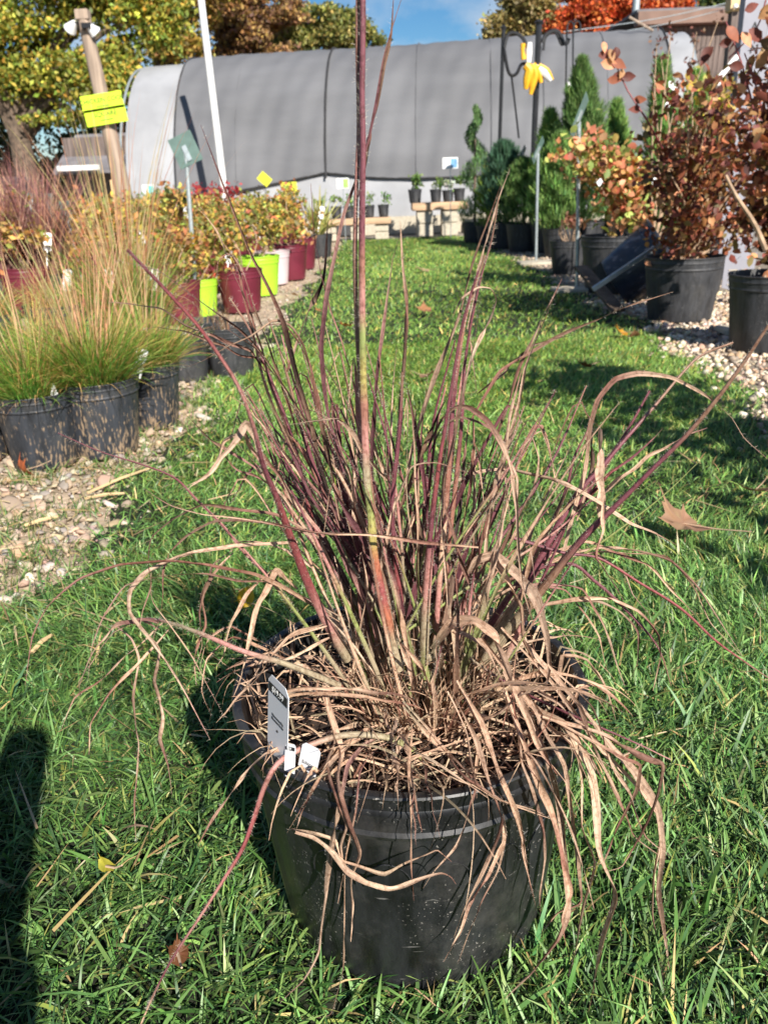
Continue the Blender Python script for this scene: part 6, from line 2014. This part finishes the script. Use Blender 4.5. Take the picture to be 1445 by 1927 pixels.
finger([(996, 80), (995, 98), (994, 118)], [.028, .038, .030], 'white')
finger([(988, 122), (996, 132), (992, 150), (989, 168)], [.045, .06, .05, .025], 'glove')
finger([(1000, 122), (1006, 138), (1002, 160), (998, 178)], [.05, .05, .04, .022], 'glove')
finger([(1010, 124), (1014, 140), (1018, 156)], [.04, .035, .02], 'glove')
finger([(1008, 126), (1022, 136), (1036, 152)], [.03, .045, .022], 'white')
finger([(1014, 122), (1030, 132), (1040, 150)], [.02, .022, .012], 'glove')
p = at(1071, 165, Yh - .25)
for k_, (px, py, w, h) in enumerate([(1071, 163, .05, .11), (1068, 185, .04, .06), (1063, 212, .05, .05)]):
    o = plate(w, h, .004, .012).build('hanging_ornament', M['white' if k_ < 2 else 'glove'], None, at(px, py, Yh - .25)); o.rotation_euler = (PI / 2, .2, .3)
    tag(o, ['white hanging ornament on the thin hook, topmost', 'smaller white ornament under the top one on the thin hook', 'yellow ornament lowest on the thin hook'][k_], 'ornament')

# ------------------------------------------------------------------ brown building, pipe, wires and grey post at upper right
Yb = 19.0
x0, x1 = at(1215, 60, Yb)[0], at(1600, 60, Yb)[0]
zt_ = at(1300, 22, Yb)[2]; zw = at(1300, 48, Yb)[2]
e = empty('brown_building', ((x0 + x1) / 2, Yb, 0), 'grey brown plank building with a wide brown fascia behind the hoop house', 'building')
MB().box((0, 2.0, zw / 2), (x1 - x0, 3.9, zw)).build('wall', M['bark'], e)
npl = 44
pm = None
for i in range(npl):
    wdt = (x1 - x0) / npl
    if pm is None: pm = MB().box((0, 0, 0), (wdt - .012, .03, zw - .02), bev=.004).mesh('plank', M['wall_plank'])
    o = obj('plank', pm, e, (-(x1 - x0) / 2 + wdt * (i + .5), .03 - random.uniform(0, .012), zw / 2))
MB().box((0, -.12, (zt_ + zw) / 2 + .0), (x1 - x0 + .5, .30, zt_ - zw), bev=.01).build('fascia', M['fascia'], e)
MB().box((0, 2.0, zt_ + .03), (x1 - x0 + .5, 4.3, .05)).build('roof', M['roof'], e)
px_ = at(1197, 0, Yb + 1)[0]
MB().tube([(px_ - (x0 + x1) / 2, 1.0, zt_), (px_ - (x0 + x1) / 2, 1.0, zt_ + .9)], .075, 12).build('vent_pipe', M['galv'], e, smooth=True)
A, B = at(1183, 32, 15.6), at(1228, 58, 15.6)
MB().tube([A, B], .022, 8).build('ridge_pole', M['pole_wood'])
tag(COL.objects[-1], 'short grey pole sticking out over the ridge of the hoop house', 'pole')
p = at(1320, 190, 17.6)
mb = MB().add([(-.7, 0, .6), (.5, 0, -.1), (-.3, 0, -.6), (-.7, .9, .6), (.5, .9, -.1), (-.3, .9, -.6)], [(0, 2, 1), (3, 4, 5), (0, 1, 4, 3), (1, 2, 5, 4), (2, 0, 3, 5)])
mb.build('red_tarp', M['redtarp'], None, p)
tag(COL.objects[-1], 'red tarp corner between the hoop house end and the brown wall', 'tarp')
for i, (a_, b_, Y1, Y2) in enumerate([((1060, 60), (1400, -2), 16, 18), ((1100, 70), (1395, 8), 16.2, 18.2)]):
    A, B = at(*a_, Y1), at(*b_, Y2)
    Q = catmull([A, (A + B) / 2 + np.array([0, 0, -.06]), B], 14)
    MB().tube(Q, .008, 5).build('overhead_wire', M['galv'])
    tag(COL.objects[-1], ['overhead wire crossing the orange maple, upper of the two', 'overhead wire crossing the orange maple, lower of the two'][i], 'wire')
# wide grey post with dark vertical letters
p1_, p2_ = at(1418, -60, 7.0), at(1402, 250, 7.0)
e = empty('grey_banner_post', (p2_[0], 7.0, 0), 'wide pale grey post with dark letters running down it at the right', 'post')
hgt_ = p1_[2] + .1
MB().box((0, 0, hgt_ / 2), (.26, .10, hgt_), bev=.01).build('post_body', M['lilac'], e)
for s_, (px, py) in zip('AWNJR', [(1420, 50), (1419, 70), (1419, 92), (1411, 130), (1405, 152)]):
    q = at(px, py, 6.94)
    t_ = obj('lettering', text_mesh(s_, .085, M['ink'], .001), e, (q[0] - p2_[0], -.055, q[2])); t_.rotation_euler = (PI / 2, 0, 0)
p1_ = at(1388, 0, 8.0)
e = empty('grey_wooden_post', (p1_[0] - .01, 8.0, 0), 'narrow grey wooden post with a pale block on top, beside the lettered post', 'post')
MB().box((0, 0, at(1388, 20, 8)[2] / 2), (.09, .09, at(1388, 20, 8)[2]), bev=.006).build('post_body', M['wall_plank'], e)
MB().box((0, 0, at(1388, 5, 8)[2]), (.14, .12, .14), bev=.01).build('post_cap', M['board'], e)
for px, py in ((1383, 12), (1394, 11)):
    MB().lathe([(.001, -.02), (.02, -.01), (.02, .01), (.001, .02)], 10).build('insulator', M['white'], e, at(px, py, 7.9) - np.array(e.location))

# ------------------------------------------------------------------ trees
def tree(px, Y, py_top, boxes, n, size, cols, wts, label, seed, trunk_r=.16, cat='tree', name='broadleaf_tree', nclump=14, spread=.32):
    """boxes: crown lobes as photo boxes (x0,y0,x1,y1) at distance Y"""
    base = at(px, 400, Y)
    e = empty(name, (base[0], Y, 0), label, cat)
    clumps = []
    r = np.random.default_rng(seed)
    for k, (a, b, c_, d) in enumerate(boxes):
        P0, P1 = at(a, d, Y), at(c_, b, Y)
        ctr = (P0 + P1) / 2 - np.array([base[0], Y, 0]); rad = (abs(P1[0] - P0[0]) / 2, abs(P1[0] - P0[0]) / 2 * .8, abs(P1[2] - P0[2]) / 2)
        clumps += ell(nclump, ctr, rad, seed * 10 + k, (.28, .48))
    cz = min(c_[2] for c_ in clumps)
    P = [np.array([0, 0, 0]), np.array([.05, 0, max(cz, 1.0) * .6]), np.array([0, 0, max(cz, 1.2) + .5])]
    tr = MB().tube(catmull(P, 8), list(np.linspace(trunk_r, trunk_r * .6, 8)), 10).build('trunk', M['bark'], e, smooth=True)
    for k in range(14):
        c_ = clumps[int(r.integers(len(clumps)))]
        en = np.array(c_[:3])
        Q = catmull([P[2] * r.uniform(.6, 1), P[2] * .4 + en * .6 + np.array([0, 0, .2]), en], 7)
        MB().tube(Q, list(np.linspace(trunk_r * .38, trunk_r * .08, 7)), 6).build('limb', M['bark'], e)
    f = foliage('crown', e, int(n * 1.7), clumps, size * .76, cols, wts, seed, spread=spread, var=.22)
    del f['kind']
    return e
YG = [(.36, .37, .06), (.25, .31, .055), (.48, .40, .07), (.55, .33, .06), (.14, .19, .04)]
tree(60, 19, -200, [(-220, -260, 120, 20), (20, -160, 300, 90), (-160, 0, 140, 200), (60, 60, 290, 230), (180, -60, 350, 100), (40, 200, 210, 250)], 34000, .15, YG, [5, 5, 4, 2, 3], 'large yellow green tree filling the upper left corner', 1, .3, nclump=16)
tree(20, 23, 0, [(-260, 120, 60, 420), (20, 200, 250, 430), (180, 120, 330, 420)], 14000, .20, [(.05, .075, .025), (.07, .09, .03), (.10, .11, .03)], None, 'added thicket below and behind the yellow green tree, shade put into its dark green', 2, .25)  # dark foliage colours stand for shadow under the big crown; thicket added there
tree(330, 26, 0, [(255, -60, 400, 70), (280, 30, 410, 140), (340, -80, 470, 20)], 8000, .17, [(.42, .30, .06), (.32, .28, .06), (.45, .25, .07)], None, 'thin golden tree with sky gaps left of the white pole', 3, .2)
tree(450, 28, 0, [(380, 0, 520, 110), (430, -20, 580, 60), (400, 50, 560, 150), (370, -30, 470, 60)], 12000, .19, [(.22, .12, .065), (.36, .20, .07), (.15, .08, .05), (.42, .26, .09)], None, 'brown and orange tree behind the hoop house roof', 4, .22)
tree(600, 30, 0, [(510, 5, 650, 100), (590, 15, 700, 110), (480, 40, 600, 130), (655, 45, 725, 110)], 12000, .19, [(.20, .22, .06), (.30, .29, .08), (.13, .15, .05), (.40, .34, .10)], None, 'olive green tree with a rounded top left of the blue sky gap', 5, .22)
tree(965, 30, 0, [(908, 20, 1000, 110), (930, -70, 1050, 60), (980, 10, 1070, 110)], 9000, .19, [(.42, .33, .13), (.34, .27, .09), (.50, .40, .18), (.22, .18, .06)], None, 'pale golden tan tree right of the blue sky gap', 6, .22)
tree(1150, 28, 0, [(1030, 0, 1170, 90), (1130, -60, 1260, 60), (1200, -30, 1320, 70), (1060, -80, 1180, 30)], 15000, .18, [(.62, .13, .035), (.50, .08, .03), (.70, .22, .06), (.30, .06, .03)], [5, 4, 3, 2], 'bright orange red maple behind the brown fascia', 7, .22)
tree(1350, 36, 0, [(1290, -60, 1400, 60), (1360, -90, 1500, 40), (1310, 10, 1420, 70)], 8000, .24, [(.07, .11, .035), (.11, .15, .04), (.16, .17, .05)], None, 'dark green tree above the brown building roof', 8, .25)
tree(1480, 40, 0, [(1400, -120, 1640, 120)], 5000, .28, [(.09, .12, .04), (.14, .15, .05)], None, 'dark green tree behind the right frame edge', 9, .25)
# low green stock at the foot of the hoop house
e = empty('green_groundcover', tuple(np.r_[at(325, 380, 12.0)[:2], 0]), 'low green clumps in trays at the foot of the hoop house', 'potted plants')
foliage('foliage', e, 1800, [(*loc(px, py, 12.0 + .3 * i, e), .28, .25, .10) for i, (px, py) in enumerate(((285, 380), (310, 378), (335, 378), (360, 378), (300, 385)))], .06, [(.10, .20, .05), (.14, .26, .06)], None, 12)
MB().box((0, 0, .1), (1.4, .6, .2)).build('tray', M['pot_far'], e)
e = empty('red_leaved_shrub', tuple(np.r_[at(410, 370, 11.6)[:2], 0]), 'crimson leaved shrub at the foot of the white pole', 'potted shrub')
make_pot(e, .15, .25, M['pot_far'])
cl = [(*loc(px, py, 11.6, e), .12, .12, .09) for px, py in ((400, 375), (412, 362), (440, 360), (385, 380), (420, 375), (372, 362))]
stems(e, cl, .2, .005, M['redtwig'], 7, seed=2)
foliage('foliage', e, 420, cl, .06, [(.50, .05, .06), (.36, .04, .05)], None, 13)
# warm dried seed heads of plants before the trees at left
# ------------------------------------------------------------------ the photographer crouching behind the camera, whose shadow falls at lower left
def person():
    J = {'pelvis': (-.26, -.40, .34), 'waist': (-.24, -.38, .48), 'chest': (-.20, -.34, .66), 'neck': (-.16, -.31, .80), 'head': (-.13, -.28, .89), 'top': (-.13, -.28, .97),
         'shl': (-.38, -.34, .74), 'ell': (-.40, -.18, .58), 'hal': (-.20, -.05, .76), 'shr': (-.10, -.32, .74), 'elr': (-.09, -.22, .60), 'har': (-.09, -.05, .77),
         'hil': (-.36, -.38, .32), 'knl': (-.42, .02, .44), 'anl': (-.42, -.22, .08), 'tol': (-.42, -.04, .03), 'hir': (-.16, -.38, .32), 'knr': (-.19, .03, .43), 'anr': (-.19, -.22, .08), 'tor': (-.19, -.04, .03)}
    E = [('pelvis', 'waist'), ('waist', 'chest'), ('chest', 'neck'), ('neck', 'head'), ('head', 'top'), ('chest', 'shl'), ('shl', 'ell'), ('ell', 'hal'), ('chest', 'shr'), ('shr', 'elr'), ('elr', 'har'),
         ('pelvis', 'hil'), ('hil', 'knl'), ('knl', 'anl'), ('anl', 'tol'), ('pelvis', 'hir'), ('hir', 'knr'), ('knr', 'anr'), ('anr', 'tor')]
    Rr = {'pelvis': .15, 'waist': .14, 'chest': .15, 'neck': .055, 'head': .095, 'top': .07, 'shl': .07, 'ell': .045, 'hal': .035, 'shr': .07, 'elr': .045, 'har': .035, 'hil': .10, 'knl': .065, 'anl': .045, 'tol': .04, 'hir': .10, 'knr': .065, 'anr': .045, 'tor': .04}
    J = {k: (v[0] + .01, v[1] + .03, v[2] * 1.03) for k, v in J.items()}
    names = list(J); me = bpy.data.meshes.new('body')
    off = np.array([-.25, -.30, 0])
    me.from_pydata([tuple(np.array(J[k]) - off) for k in names], [(names.index(a), names.index(b)) for a, b in E], [])
    me.materials.append(M['cloth_dk'])
    root = empty('person', off, 'person crouching behind the camera in dark clothes', 'person')
    o = obj('body', me, root)
    md = o.modifiers.new('Skin', 'SKIN')
    sv = me.skin_vertices[0].data
    for i, k in enumerate(names): sv[i].radius = (Rr[k], Rr[k]); sv[i].use_root = (k == 'pelvis')
    o.modifiers.new('Subdivision', 'SUBSURF').levels = 2
person()
